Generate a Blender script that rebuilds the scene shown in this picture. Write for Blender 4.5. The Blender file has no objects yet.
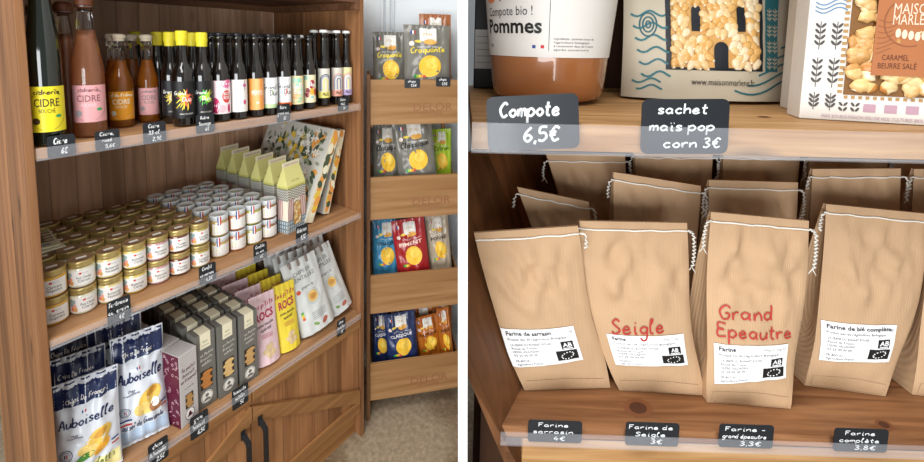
import bpy, bmesh, math, random
import numpy as np
from math import sin, cos, pi, radians
from mathutils import Matrix, Vector, noise

SC = bpy.context.scene
COL = SC.collection
random.seed(7)

# ------------------------------------------------------------------ camera
F, PX, PY = 427.397, 462.0, 80.988
CAM = np.array([-0.20669, -1.19610, 1.57521])
YAW, PITCH, ROLL = radians(55.3607), radians(5.32907), radians(1.17648)
_cy, _sy, _cp, _sp, _cr, _sr = cos(YAW), sin(YAW), cos(PITCH), sin(PITCH), cos(ROLL), sin(ROLL)
VM = (np.array([[_cr, -_sr, 0], [_sr, _cr, 0], [0, 0, 1]]) @ np.array([[1, 0, 0], [0, _cp, -_sp], [0, _sp, _cp]])
      @ np.array([[1., 0, 0], [0, 0, -1], [0, 1, 0]]) @ np.array([[_cy, -_sy, 0], [_sy, _cy, 0], [0, 0, 1]]))
cd = bpy.data.cameras.new('camera')
cam = bpy.data.objects.new('camera', cd)
COL.objects.link(cam)
cam.matrix_world = Matrix(((VM[0][0], -VM[1][0], -VM[2][0], CAM[0]), (VM[0][1], -VM[1][1], -VM[2][1], CAM[1]),
                           (VM[0][2], -VM[1][2], -VM[2][2], CAM[2]), (0, 0, 0, 1)))
cd.sensor_width = 36.0
cd.lens = 36.0 * F / 924.0
cd.shift_y = -(231.0 - PY) / 924.0
cd.clip_start = 0.02
SC.camera = cam

# ------------------------------------------------------------------ world, lights, exposure
w = bpy.data.worlds.new('World'); SC.world = w; w.use_nodes = True
bg = w.node_tree.nodes['Background']
bg.inputs[0].default_value = (0.93, 0.97, 1.0, 1); bg.inputs[1].default_value = 0.36
AX = np.array([VM[2][0], VM[2][1], 0.0]); AX /= np.linalg.norm(AX)      # horizontal view axis
RT = np.array([AX[1], -AX[0], 0.0])                                     # to the right of it
def area(name, back, right, z, sx, sy, power, col, target):
    l = bpy.data.lights.new(name, 'AREA'); l.shape = 'RECTANGLE'; l.size = sx; l.size_y = sy
    l.energy = power; l.color = col
    o = bpy.data.objects.new(name, l); COL.objects.link(o)
    p = CAM - AX * back + RT * right; o.location = (p[0], p[1], z)
    d = Vector(target) - o.location
    o.rotation_euler = d.to_track_quat('-Z', 'Y').to_euler()
    return o
area('shop_window_light', 1.9, -0.8, 1.15, 2.2, 1.1, 72, (0.95, 0.98, 1.0), (0.5, 0, 0.9))
area('ceiling_panel_light', 0.1, -0.85, 2.95, 1.4, 0.8, 36, (1.0, 0.98, 0.95), (0.4, 0.0, 0.9))
area('right_bay_fill_light', 0.75, 0.05, 2.8, 0.8, 0.5, 10, (1.0, 0.98, 0.95), (0.25, -0.95, 1.25))  # added fill light, brightens the flour cabinet and the divider's front edge
SC.view_settings.view_transform = 'Standard'
SC.view_settings.look = 'None'
SC.view_settings.exposure = 0.08
SC.view_settings.gamma = 1.0
SC.view_settings.use_curve_mapping = False

# ------------------------------------------------------------------ frames: the display cabinet is the world frame;
# the flour cabinet and the crate rack stand turned in the same room
FL = Matrix.Identity(4)
AR = radians(-56.16471)
CR = np.array([-0.05587, -0.42290, CAM[2]])
_ca, _sa = cos(AR), sin(AR)
RZ = np.array([[_ca, -_sa, 0], [_sa, _ca, 0], [0, 0, 1]])
_t = CAM - RZ @ CR
FR = Matrix.Translation((_t[0], _t[1], 0)) @ Matrix.Rotation(AR, 4, 'Z')
AK = math.atan2(-0.682, 0.731)
FK = Matrix.Translation((0.93, 0.03, 0)) @ Matrix.Rotation(AK, 4, 'Z')
def _ray(u, v): return VM.T @ np.array([(u - PX) / F, (v - PY) / F, 1.0])
def _loc(Fm, u, v):
    Mi = np.array(Fm.inverted()); c = Mi @ np.append(CAM, 1); d = Mi[:3, :3] @ _ray(u, v)
    return c[:3], d
def at_z(u, v, z, Fm=FL):
    c, d = _loc(Fm, u, v); return c + d * (z - c[2]) / d[2]
def at_y(u, v, y, Fm=FL):
    c, d = _loc(Fm, u, v); return c + d * (y - c[1]) / d[1]

# ------------------------------------------------------------------ materials
def lin(c):
    c = c / 255.0
    return c / 12.92 if c <= 0.04045 else ((c + 0.055) / 1.055) ** 2.4
def rgb(h):
    if isinstance(h, str): h = (int(h[0:2], 16), int(h[2:4], 16), int(h[4:6], 16))
    return (lin(h[0]), lin(h[1]), lin(h[2]), 1)
_M = {}
def mat(h, rough=0.5, metal=0.0, coat=0.0, spec=0.5, trans=0.0, ior=1.45, vary=0.0, vscale=40, bump=0.0):
    key = (h, rough, metal, coat, spec, trans, ior, vary, vscale, bump)
    if key in _M: return _M[key]
    m = bpy.data.materials.new('mat_%s_%d' % (h, len(_M))); m.use_nodes = True
    nt = m.node_tree; b = nt.nodes['Principled BSDF']
    b.inputs['Base Color'].default_value = rgb(h); b.inputs['Roughness'].default_value = rough
    b.inputs['Metallic'].default_value = metal; b.inputs['Coat Weight'].default_value = coat
    b.inputs['Specular IOR Level'].default_value = spec
    b.inputs['Transmission Weight'].default_value = trans; b.inputs['IOR'].default_value = ior
    if vary or bump:
        tc = nt.nodes.new('ShaderNodeTexCoord'); n = nt.nodes.new('ShaderNodeTexNoise')
        n.inputs['Scale'].default_value = vscale; n.inputs['Detail'].default_value = 4
        nt.links.new(tc.outputs['Object'], n.inputs['Vector'])
        if vary:
            mx = nt.nodes.new('ShaderNodeMix'); mx.data_type = 'RGBA'; mx.blend_type = 'MULTIPLY'
            mr = nt.nodes.new('ShaderNodeMapRange'); mr.inputs[3].default_value = 1 - vary; mr.inputs[4].default_value = 1 + vary
            nt.links.new(n.outputs[0], mr.inputs[0]); mx.inputs[0].default_value = 1
            mx.inputs[6].default_value = rgb(h); nt.links.new(mr.outputs[0], mx.inputs[7])
            nt.links.new(mx.outputs[2], b.inputs['Base Color'])
        if bump:
            bp = nt.nodes.new('ShaderNodeBump'); bp.inputs['Strength'].default_value = bump; bp.inputs['Distance'].default_value = 0.002
            nt.links.new(n.outputs[0], bp.inputs['Height']); nt.links.new(bp.outputs[0], b.inputs['Normal'])
    _M[key] = m
    return m
def _math(nt, op, a, b=None):
    n = nt.nodes.new('ShaderNodeMath'); n.operation = op
    for i, x in enumerate((a, b)):
        if x is None: continue
        if isinstance(x, (int, float)): n.inputs[i].default_value = x
        else: nt.links.new(x, n.inputs[i])
    return n.outputs[0]
def wood(name, light, dark, grain='z', plank=0.07, across='x', rough=0.55, gs=1.0, seam=0.5, knots=True, vary=0.22):
    m = bpy.data.materials.new(name); m.use_nodes = True
    nt = m.node_tree; b = nt.nodes['Principled BSDF']; b.inputs['Roughness'].default_value = rough
    b.inputs['Specular IOR Level'].default_value = 0.3
    tc = nt.nodes.new('ShaderNodeTexCoord'); sp = nt.nodes.new('ShaderNodeSeparateXYZ')
    nt.links.new(tc.outputs['Object'], sp.inputs[0])
    ax = {'x': 0, 'y': 1, 'z': 2}
    q = _math(nt, 'DIVIDE', sp.outputs[ax[across]], plank)
    pid = _math(nt, 'FLOOR', q); fr = _math(nt, 'FRACT', q)
    wn = nt.nodes.new('ShaderNodeTexWhiteNoise'); wn.noise_dimensions = '1D'; nt.links.new(pid, wn.inputs['W'])
    # grain: stretched noise, shifted per plank
    mp = nt.nodes.new('ShaderNodeMapping'); s = [34.0 * gs] * 3; s[ax[grain]] = 2.2 * gs
    mp.inputs['Scale'].default_value = s
    cb = nt.nodes.new('ShaderNodeCombineXYZ')
    off = _math(nt, 'MULTIPLY', wn.outputs[0], 37.0)
    for i in range(3): nt.links.new(off, cb.inputs[i])
    nt.links.new(tc.outputs['Object'], mp.inputs['Vector']); nt.links.new(cb.outputs[0], mp.inputs['Location'])
    n1 = nt.nodes.new('ShaderNodeTexNoise'); n1.inputs['Scale'].default_value = 1.0; n1.inputs['Detail'].default_value = 7
    n1.inputs['Distortion'].default_value = 0.8; nt.links.new(mp.outputs[0], n1.inputs['Vector'])
    rp = nt.nodes.new('ShaderNodeValToRGB'); rp.color_ramp.elements[0].position = 0.3; rp.color_ramp.elements[1].position = 0.68
    rp.color_ramp.elements[0].color = rgb(dark); rp.color_ramp.elements[1].color = rgb(light)
    nt.links.new(n1.outputs[0], rp.inputs[0])
    col = rp.outputs[0]
    mr = nt.nodes.new('ShaderNodeMapRange'); mr.inputs[3].default_value = 1 - vary; mr.inputs[4].default_value = 1 + vary
    nt.links.new(wn.outputs[0], mr.inputs[0])
    def mul(c, f):
        mx = nt.nodes.new('ShaderNodeMix'); mx.data_type = 'RGBA'; mx.blend_type = 'MULTIPLY'; mx.inputs[0].default_value = 1
        nt.links.new(c, mx.inputs[6]); nt.links.new(f, mx.inputs[7]); return mx.outputs[2]
    col = mul(col, mr.outputs[0])
    if seam:                                                   # the joint between two boards
        d = _math(nt, 'ABSOLUTE', _math(nt, 'SUBTRACT', fr, 0.5))
        s1 = _math(nt, 'GREATER_THAN', d, 0.5 - 0.0012 / plank)
        col = mul(col, _math(nt, 'SUBTRACT', 1.0, _math(nt, 'MULTIPLY', s1, seam)))
    if knots:
        mk = nt.nodes.new('ShaderNodeMapping'); s = [9.0] * 3; s[ax[grain]] = 3.4; mk.inputs['Scale'].default_value = s
        nt.links.new(tc.outputs['Object'], mk.inputs['Vector'])
        vo = nt.nodes.new('ShaderNodeTexVoronoi'); vo.inputs['Scale'].default_value = 1.0; nt.links.new(mk.outputs[0], vo.inputs['Vector'])
        mr2 = nt.nodes.new('ShaderNodeMapRange'); mr2.inputs[1].default_value = 0.06; mr2.inputs[2].default_value = 0.13
        mr2.inputs[3].default_value = 0.45; mr2.inputs[4].default_value = 1.0; nt.links.new(vo.outputs[0], mr2.inputs[0])
        col = mul(col, mr2.outputs[0])
    nt.links.new(col, b.inputs['Base Color'])
    bp = nt.nodes.new('ShaderNodeBump'); bp.inputs['Strength'].default_value = 0.15; bp.inputs['Distance'].default_value = 0.002
    nt.links.new(n1.outputs[0], bp.inputs['Height']); nt.links.new(bp.outputs[0], b.inputs['Normal'])
    return m
def clear(name, alpha=0.28, tint=(0.9, 0.93, 1.0, 1)):
    m = bpy.data.materials.new(name); m.use_nodes = True; nt = m.node_tree; b = nt.nodes['Principled BSDF']
    out = nt.nodes['Material Output']; b.inputs['Base Color'].default_value = tint; b.inputs['Roughness'].default_value = 0.12
    b.inputs['Specular IOR Level'].default_value = 0.9
    tr = nt.nodes.new('ShaderNodeBsdfTransparent'); mx = nt.nodes.new('ShaderNodeMixShader')
    n = nt.nodes.new('ShaderNodeTexNoise'); n.inputs['Scale'].default_value = 9
    tc = nt.nodes.new('ShaderNodeTexCoord'); nt.links.new(tc.outputs['Object'], n.inputs['Vector'])
    mr = nt.nodes.new('ShaderNodeMapRange'); mr.inputs[3].default_value = alpha * 0.7; mr.inputs[4].default_value = alpha * 1.3
    nt.links.new(n.outputs[0], mr.inputs[0]); nt.links.new(mr.outputs[0], mx.inputs[0])
    nt.links.new(tr.outputs[0], mx.inputs[1]); nt.links.new(b.outputs[0], mx.inputs[2]); nt.links.new(mx.outputs[0], out.inputs[0])
    return m
def kraft(h='C39A6C'):
    m = bpy.data.materials.new('kraft_paper'); m.use_nodes = True; nt = m.node_tree; b = nt.nodes['Principled BSDF']
    b.inputs['Roughness'].default_value = 0.62; b.inputs['Specular IOR Level'].default_value = 0.25
    tc = nt.nodes.new('ShaderNodeTexCoord'); wv = nt.nodes.new('ShaderNodeTexWave'); wv.inputs['Scale'].default_value = 190
    wv.inputs['Distortion'].default_value = 0.4; wv.bands_direction = 'X'
    n = nt.nodes.new('ShaderNodeTexNoise'); n.inputs['Scale'].default_value = 26; n.inputs['Detail'].default_value = 5
    nt.links.new(tc.outputs['Object'], wv.inputs['Vector']); nt.links.new(tc.outputs['Object'], n.inputs['Vector'])
    a = _math(nt, 'ADD', _math(nt, 'MULTIPLY', wv.outputs[0], 0.10), _math(nt, 'MULTIPLY', n.outputs[0], 0.22))
    mx = nt.nodes.new('ShaderNodeMix'); mx.data_type = 'RGBA'; mx.blend_type = 'MULTIPLY'; mx.inputs[0].default_value = 1
    mx.inputs[6].default_value = rgb(h); nt.links.new(_math(nt, 'ADD', a, 0.84), mx.inputs[7])
    nt.links.new(mx.outputs[2], b.inputs['Base Color'])
    bp = nt.nodes.new('ShaderNodeBump'); bp.inputs['Strength'].default_value = 0.25; bp.inputs['Distance'].default_value = 0.001
    nt.links.new(wv.outputs[0], bp.inputs['Height']); nt.links.new(bp.outputs[0], b.inputs['Normal'])
    return m
def granular(name, a, bcol, c, scale=120):
    """clumps of one food: kernels or popped corn"""
    m = bpy.data.materials.new(name); m.use_nodes = True; nt = m.node_tree; b = nt.nodes['Principled BSDF']
    b.inputs['Roughness'].default_value = 0.35
    tc = nt.nodes.new('ShaderNodeTexCoord'); vo = nt.nodes.new('ShaderNodeTexVoronoi'); vo.inputs['Scale'].default_value = scale
    nt.links.new(tc.outputs['Object'], vo.inputs['Vector'])
    sp = nt.nodes.new('ShaderNodeSeparateColor'); nt.links.new(vo.outputs['Color'], sp.inputs[0])
    rp = nt.nodes.new('ShaderNodeValToRGB'); e = rp.color_ramp.elements
    e[0].color = rgb(a); e[1].color = rgb(c); k = e.new(0.5); k.color = rgb(bcol)
    nt.links.new(sp.outputs[0], rp.inputs[0]); nt.links.new(rp.outputs[0], b.inputs['Base Color'])
    bp = nt.nodes.new('ShaderNodeBump'); bp.inputs['Strength'].default_value = 0.9; bp.inputs['Distance'].default_value = 0.004; bp.invert = True
    nt.links.new(vo.outputs[0], bp.inputs['Height']); nt.links.new(bp.outputs[0], b.inputs['Normal'])
    return m

# ------------------------------------------------------------------ mesh builder
_GC = {}
def glyph_mesh(s, bold):
    k = (s, bold)
    if k in _GC: return _GC[k]
    cu = bpy.data.curves.new('t', 'FONT'); cu.body = s; cu.size = 1; cu.resolution_u = 2; cu.offset = bold
    ob = bpy.data.objects.new('t', cu); COL.objects.link(ob)
    dg = bpy.context.evaluated_depsgraph_get(); me = bpy.data.meshes.new_from_object(ob.evaluated_get(dg))
    vs = [(v.co.x, v.co.y) for v in me.vertices]; fs = [tuple(p.vertices) for p in me.polygons]
    bpy.data.objects.remove(ob); bpy.data.curves.remove(cu); bpy.data.meshes.remove(me)
    xs = [v[0] for v in vs] or [0]
    _GC[k] = (vs, fs, min(xs), max(xs)); return _GC[k]
G = {  # a hand: one open stroke list per letter, x-height 1
 'a': [[(.8,.8),(.4,1),(.05,.5),(.4,0),(.8,.4),(.82,.95),(.82,.2),(1,0)]], 'b': [[(0,2),(.05,0),(.06,.6),(.5,1),(.9,.5),(.5,0),(.05,.2)]],
 'c': [[(.8,.85),(.4,1),(.05,.5),(.4,0),(.85,.2)]], 'd': [[(.8,.8),(.4,1),(.05,.5),(.4,0),(.8,.4),(.85,2),(.85,.2),(1,0)]],
 'e': [[(.1,.45),(.8,.6),(.5,1),(.1,.6),(.2,.1),(.6,0),(.95,.25)]], 'f': [[(.8,1.9),(.45,1.9),(.35,1.2),(.3,-.6)],[(0,.9),(.75,1)]],
 'g': [[(.8,.8),(.4,1),(.05,.5),(.4,0),(.8,.4),(.8,.95),(.75,-.6),(.3,-.9),(.05,-.5)]], 'h': [[(0,2),(.05,0),(.1,.6),(.5,1),(.8,.7),(.85,0)]],
 'i': [[(.2,1),(.2,.1),(.45,0)],[(.2,1.45),(.26,1.55)]], 'l': [[(.1,1.2),(.4,1.9),(.15,1.9),(.1,.2),(.45,0)]],
 'm': [[(0,1),(.05,0),(.1,.7),(.35,1),(.5,.7),(.5,0),(.55,.7),(.85,1),(1,.7),(1.05,0)]], 'n': [[(0,1),(.05,0),(.1,.6),(.5,1),(.75,.7),(.8,0)]],
 'o': [[(.5,1),(.05,.5),(.5,0),(.9,.5),(.5,1)]], 'p': [[(0,1),(.05,-.9),(.06,.6),(.5,1),(.9,.5),(.5,0),(.05,.2)]],
 'q': [[(.8,.8),(.4,1),(.05,.5),(.4,0),(.8,.4),(.8,.95),(.8,-.9)]],
 'r': [[(0,1),(.1,0),(.1,.6),(.4,1),(.7,.9)]], 's': [[(.75,.85),(.4,1),(.1,.8),(.4,.5),(.75,.25),(.4,0),(.05,.15)]],
 't': [[(.35,1.8),(.3,.2),(.7,0)],[(0,1.1),(.7,1.15)]], 'u': [[(0,1),(.1,.1),(.5,0),(.8,.5),(.8,1),(.85,0)]], 'v': [[(0,1),(.4,0),(.8,1)]],
 'w': [[(0,1),(.25,0),(.5,.8),(.75,0),(1,1)]],
 'x': [[(0,1),(.8,0)],[(.8,1),(0,0)]], 'y': [[(0,1),(.1,.2),(.5,.1),(.8,1),(.7,-.6),(.2,-.9)]], 'z': [[(0,1),(.8,1),(0,0),(.8,0)]],
 'A': [[(0,0),(.5,1.9),(1,0)],[(.1,.7),(.9,.75)]], 'B': [[(.1,0),(.1,1.9)],[(.1,1.9),(.8,1.6),(.2,1),(.95,.5),(.1,0)]], 'C': [[(1,1.6),(.6,1.9),(.05,1),(.5,0),(1.05,.3)]],
 'D': [[(.1,0),(.1,1.9)],[(.0,1.9),(1,1.4),(.9,.4),(.1,0)]], 'E': [[(.9,1.8),(.1,1.85),(.1,1),(.7,1),(.1,1),(.05,0),(.95,.1)]], 'F': [[(.15,0),(.1,1.85)],[(0,1.85),(.95,1.9)],[(.1,1),(.7,1.05)]],
 'G': [[(1,1.6),(.6,1.9),(.05,1),(.4,0),(.9,.2),(.95,.8),(.55,.8)]], 'M': [[(0,0),(.1,1.9),(.5,.8),(.9,1.9),(1,0)]], 'P': [[(.1,0),(.1,1.9)],[(0,1.85),(.8,1.7),(.7,1),(.1,.9)]],
 'S': [[(.9,1.6),(.5,1.9),(.1,1.5),(.5,1),(.9,.5),(.4,0),(.0,.3)]], 'T': [[(.5,0),(.5,1.9)],[(0,1.85),(1.05,1.9)]], 'R': [[(.1,0),(.1,1.9)],[(0,1.85),(.8,1.6),(.15,1),(.9,0)]],
 '0': [[(.4,1.9),(.05,1),(.4,0),(.8,1),(.4,1.9)]], '1': [[(.1,1.4),(.4,1.9),(.4,0)]], '2': [[(.05,1.5),(.4,1.9),(.8,1.4),(.05,0),(.9,.05)]],
 '3': [[(.05,1.7),(.5,1.9),(.7,1.4),(.3,1),(.8,.5),(.4,0),(0,.2)]], '4': [[(.5,1.9),(.05,.7),(.9,.75)],[(.65,1.2),(.6,-.1)]], '5': [[(.8,1.9),(.15,1.85),(.1,1.1),(.6,1.1),(.8,.5),(.4,0),(0,.2)]],
 '6': [[(.7,1.9),(.2,1.2),(.05,.5),(.4,0),(.8,.5),(.4,.9),(.1,.6)]], '8': [[(.4,1),(.1,1.5),(.4,1.9),(.7,1.5),(.4,1),(.05,.5),(.4,0),(.8,.5),(.4,1)]], '9': [[(.75,1.5),(.4,1.9),(.1,1.4),(.5,1),(.75,1.5),(.6,0)]],
 '\u20ac': [[(1,1.6),(.6,1.9),(.2,1),(.5,0),(1,.25)],[(0,1.15),(.7,1.2)],[(0,.75),(.65,.8)]], ',': [[(.15,.1),(.05,-.4)]], '-': [[(.1,.6),(.7,.65)]], "'": [[(.2,2),(.15,1.5)]],
 '\u00e9': None, '\u00ef': None, '\u00e8': None, '\u00e2': None, ' ': []}
G['\u00e9'] = G['e'] + [[(.5, 1.3), (.8, 1.7)]]; G['\u00e8'] = G['e'] + [[(.3, 1.7), (.6, 1.3)]]
G['\u00ef'] = [G['i'][0]] + [[(.0, 1.45), (.05, 1.5)], [(.4, 1.45), (.45, 1.5)]]; G['\u00e2'] = G['a'] + [[(.2, 1.3), (.45, 1.6), (.7, 1.3)]]
def catmull(P, k=4):
    if len(P) < 3: return list(P)
    out = []
    Q = [P[0]] + list(P) + [P[-1]]
    for i in range(1, len(Q) - 2):
        p0, p1, p2, p3 = Q[i-1], Q[i], Q[i+1], Q[i+2]
        for j in range(k):
            t = j / k
            out.append(tuple(.5*(2*b + (c-a)*t + (2*a-5*b+4*c-d)*t*t + (3*b-a-3*c+d)*t**3) for a, b, c, d in zip(p0, p1, p2, p3)))
    out.append(tuple(P[-1])); return out
def flat(o, ex, ey, n=None):
    """surface map of a flat face: metres right, metres up, offset out"""
    o, ex, ey = Vector(o), Vector(ex).normalized(), Vector(ey).normalized()
    n = ex.cross(ey) if n is None else Vector(n)
    return lambda s, t, off=0.0: o + ex*s + ey*t + n*off
def cyl(r, z0, a0=0.0, bend=0.0):
    """surface map of a round side; s runs along the girth, facing -y at s = 0"""
    def f(s, t, off=0.0):
        rr = r(z0 + t) if callable(r) else r
        a = s / (r if not callable(r) else r(z0)) + a0
        return Vector(((rr+off)*sin(a), -(rr+off)*cos(a), z0 + t + bend*(1 - cos(a - a0))))
    return f
class MB:
    def __init__(self): self.v, self.f, self.mi, self.sm, self.mats = [], [], [], [], []
    def slot(self, m):
        if m not in self.mats: self.mats.append(m)
        return self.mats.index(m)
    def add(self, vs, fs, m, smooth=False, xf=None):
        b = len(self.v); k = self.slot(m)
        self.v += [tuple(xf @ Vector(p)) if xf else tuple(p) for p in vs]
        for f in fs: self.f.append(tuple(i + b for i in f)); self.mi.append(k); self.sm.append(smooth)
        return self
    def box(self, x0, x1, y0, y1, z0, z1, m, bev=0.0, xf=None):
        bm = bmesh.new(); bmesh.ops.create_cube(bm, size=1)
        for v in bm.verts: v.co = Vector(((x0+x1)/2 + v.co.x*(x1-x0), (y0+y1)/2 + v.co.y*(y1-y0), (z0+z1)/2 + v.co.z*(z1-z0)))
        if bev: bmesh.ops.bevel(bm, geom=list(bm.edges), offset=bev, segments=2, profile=0.6, affect='EDGES')
        bm.verts.index_update(); self.add([v.co for v in bm.verts], [[v.index for v in f.verts] for f in bm.faces], m, False, xf); bm.free(); return self
    def lathe(self, prof, m, n=28, smooth=True, xf=None):
        vs, fs = [], []
        for r, z in prof:
            for i in range(n): a = 2*pi*i/n; vs.append((r*cos(a), r*sin(a), z))
        for j in range(len(prof)-1):
            for i in range(n): fs.append((j*n+i, j*n+(i+1) % n, (j+1)*n+(i+1) % n, (j+1)*n+i))
        fs.append(tuple(range(n-1, -1, -1))); fs.append(tuple((len(prof)-1)*n+i for i in range(n)))
        return self.add(vs, fs, m, smooth, xf)
    def grid(self, fn, nu, nv, m, smooth=True, flip=False):
        vs = [fn(i/nu, j/nv) for j in range(nv+1) for i in range(nu+1)]; fs = []
        for j in range(nv):
            for i in range(nu):
                q = (j*(nu+1)+i, j*(nu+1)+i+1, (j+1)*(nu+1)+i+1, (j+1)*(nu+1)+i); fs.append(q[::-1] if flip else q)
        return self.add(vs, fs, m, smooth)
    def rect(self, fn, x0, x1, y0, y1, m, off=0.0003, nu=1, nv=1, smooth=False):
        return self.grid(lambda a, b: fn(x0+(x1-x0)*a, y0+(y1-y0)*b, off), nu, nv, m, smooth)
    def quad(self, fn, P, m, off=0.0003, n=1):
        def g(a, b):
            x = (P[0][0]*(1-a)+P[1][0]*a)*(1-b) + (P[3][0]*(1-a)+P[2][0]*a)*b
            y = (P[0][1]*(1-a)+P[1][1]*a)*(1-b) + (P[3][1]*(1-a)+P[2][1]*a)*b
            return fn(x, y, off)
        return self.grid(g, n, n, m, False)
    def ell(self, fn, cx, cy, rx, ry, m, off=0.0004, n=14, rot=0.0, rings=2, a0=0, a1=2*pi):
        vs = [fn(cx, cy, off)]; fs = []
        for k in range(1, rings+1):
            for i in range(n+1):
                a = a0+(a1-a0)*i/n; x, y = rx*cos(a)*k/rings, ry*sin(a)*k/rings
                vs.append(fn(cx+x*cos(rot)-y*sin(rot), cy+x*sin(rot)+y*cos(rot), off))
        for i in range(n):
            fs.append((0, 1+i, 2+i))
            for k in range(1, rings): p = 1+(k-1)*(n+1)+i; q = p+n+1; fs.append((p, q, q+1, p+1))
        return self.add(vs, fs, m)
    def ring(self, fn, cx, cy, rx, ry, wd, m, off=0.0005, n=22, a0=0, a1=2*pi):
        vs, fs = [], []
        for i in range(n+1):
            a = a0+(a1-a0)*i/n
            vs.append(fn(cx+rx*cos(a), cy+ry*sin(a), off)); vs.append(fn(cx+(rx-wd)*cos(a), cy+(ry-wd)*sin(a), off))
        for i in range(n): fs.append((2*i, 2*i+2, 2*i+3, 2*i+1))
        return self.add(vs, fs, m)
    def poly(self, fn, P, m, off=0.0003):
        return self.add([fn(x, y, off) for x, y in P], [tuple(range(len(P)))], m)
    def text(self, fn, s, x, y, size, m, off=0.0006, align='c', bold=0.0, shear=0.0, width=None, slope=0.0):
        vs, fs, lo, hi = glyph_mesh(s, bold); k = size; kx = size
        if width and hi > lo: kx = width/(hi-lo)
        dx = {'c': -(lo+hi)/2, 'l': -lo, 'r': -hi}[align]
        return self.add([fn(x+(a+dx)*kx+b*k*shear, y+b*k+slope*(a+dx)*kx, off) for a, b in vs], fs, m)
    def ribbon(self, fn, P, wd, m, off=0.0006):
        vs, fs = [], []
        for i, p in enumerate(P):
            a, b = P[max(0, i-1)], P[min(len(P)-1, i+1)]; dx, dy = b[0]-a[0], b[1]-a[1]; L = math.hypot(dx, dy) or 1
            nx, ny = -dy/L*wd/2, dx/L*wd/2
            vs.append(fn(p[0]+nx, p[1]+ny, off)); vs.append(fn(p[0]-nx, p[1]-ny, off))
        for i in range(len(P)-1): fs.append((2*i, 2*i+1, 2*i+3, 2*i+2))
        return self.add(vs, fs, m)
    def hand(self, fn, s, x, y, h, m, wd=None, width=None, align='c', off=0.0006, shear=0.12, gap=0.28, slope=0.0):
        """handwriting: h is the x-height"""
        adv = 0; strokes = []
        for ch in s:
            g = G.get(ch)
            if g is None: g = []
            if ch == ' ': adv += .6; continue
            ww = max([p[0] for st in g for p in st] or [.4])
            for st in g: strokes.append([(p[0]+adv, p[1]) for p in catmull(st)])
            adv += ww + gap
        adv -= gap; kx = (width/adv) if width else h
        x0 = x - {'c': adv/2, 'l': 0, 'r': adv}[align]*kx
        for st in strokes: self.ribbon(fn, [(x0+a*kx+b*h*shear, y+b*h+slope*a*kx) for a, b in st], wd or h*.22, m, off)
        return self
    def tube(self, P, r, m, n=6, cap=True):
        P = [Vector(p) for p in P]; vs, fs = [], []
        up = Vector((.31, .17, .93)).normalized()
        for i, p in enumerate(P):
            d = (P[min(i+1, len(P)-1)]-P[max(i-1, 0)]).normalized(); a = d.cross(up)
            if a.length < 1e-4: a = d.cross(Vector((1, 0, 0)))
            a.normalize(); b = d.cross(a)
            for k in range(n): t = 2*pi*k/n; vs.append(p+a*(r*cos(t))+b*(r*sin(t)))
        for i in range(len(P)-1):
            for k in range(n): fs.append((i*n+k, i*n+(k+1) % n, (i+1)*n+(k+1) % n, (i+1)*n+k))
        if cap: fs.append(tuple(range(n-1, -1, -1))); fs.append(tuple((len(P)-1)*n+k for k in range(n)))
        return self.add(vs, fs, m, True)
    def build(self, name, parent=None, label=None):
        me = bpy.data.meshes.new(name); me.from_pydata(self.v, [], self.f)
        for m in self.mats: me.materials.append(m)
        me.polygons.foreach_set('material_index', self.mi); me.polygons.foreach_set('use_smooth', self.sm); me.update()
        o = bpy.data.objects.new(name, me); COL.objects.link(o)
        if parent: o.parent = parent
        if label: o['label'] = label
        return o
def thing(name, label, cat, loc, rot=0.0, group=None, Fm=FL, lean=0.0, roll=0.0):
    o = bpy.data.objects.new(name, None); COL.objects.link(o); o.empty_display_size = .02
    return place(o, loc, rot, Fm, lean, roll, label, cat, group)
def place(o, loc, rot=0.0, Fm=FL, lean=0.0, roll=0.0, label=None, cat=None, group=None):
    o.matrix_world = Fm @ Matrix.Translation(loc) @ Matrix.Rotation(rot, 4, 'Z') @ Matrix.Rotation(lean, 4, 'X') @ Matrix.Rotation(roll, 4, 'Y')
    if label: o['label'] = label
    if cat: o['category'] = cat
    if group: o['group'] = group
    return o
def copy_tree(o, parent=None):
    c = o.copy(); COL.objects.link(c)
    if parent: c.parent = parent
    for ch in list(o.children): copy_tree(ch, c)
    return c
def struct(o): o['kind'] = 'structure'; return o
ORD = ['first', 'second', 'third', 'fourth', 'fifth', 'sixth', 'seventh', 'eighth', 'ninth', 'tenth']

# shared materials
WHITE = mat('EDEDEA', 0.45); INK = mat('1B1B1E', 0.6); CHALK = mat('E9EBEC', 0.7); SLATE = mat('1C2025', 0.42)
GREYINK = mat('8A8A90', 0.6); RED = mat('C62B2B', 0.6); BLUE = mat('24408E', 0.5); CREAM = mat('E6DEC2', 0.5)
RAIL = clear('clear_rail_plastic', 0.09)
WBACK = wood('cabinet_back_boards', 'DDB696', 'B38B70', 'z', 0.062, 'x', seam=0.45)
WSIDE = wood('cabinet_side_boards', 'A0714A', '785033', 'z', 0.085, 'y', seam=0.3)
WSHELF = wood('cabinet_shelf_wood', 'BB8F66', '956C49', 'x', 0.13, 'y', seam=0.1)
WDOOR = wood('cabinet_door_boards', 'A0724A', '7A5030', 'z', 0.06, 'x', seam=0.45)
WBEAM = wood('cabinet_rail_wood', 'A87A4C', '835933', 'x', 0.3, 'y', seam=0.0)
WDARK = wood('cabinet_dark_wood', '7A543B', '583824', 'x', 0.2, 'y', seam=0.0)
WCRATE = wood('crate_wood', 'B48A5E', '8E6539', 'x', 0.5, 'y', seam=0.0, gs=0.8)

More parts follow.
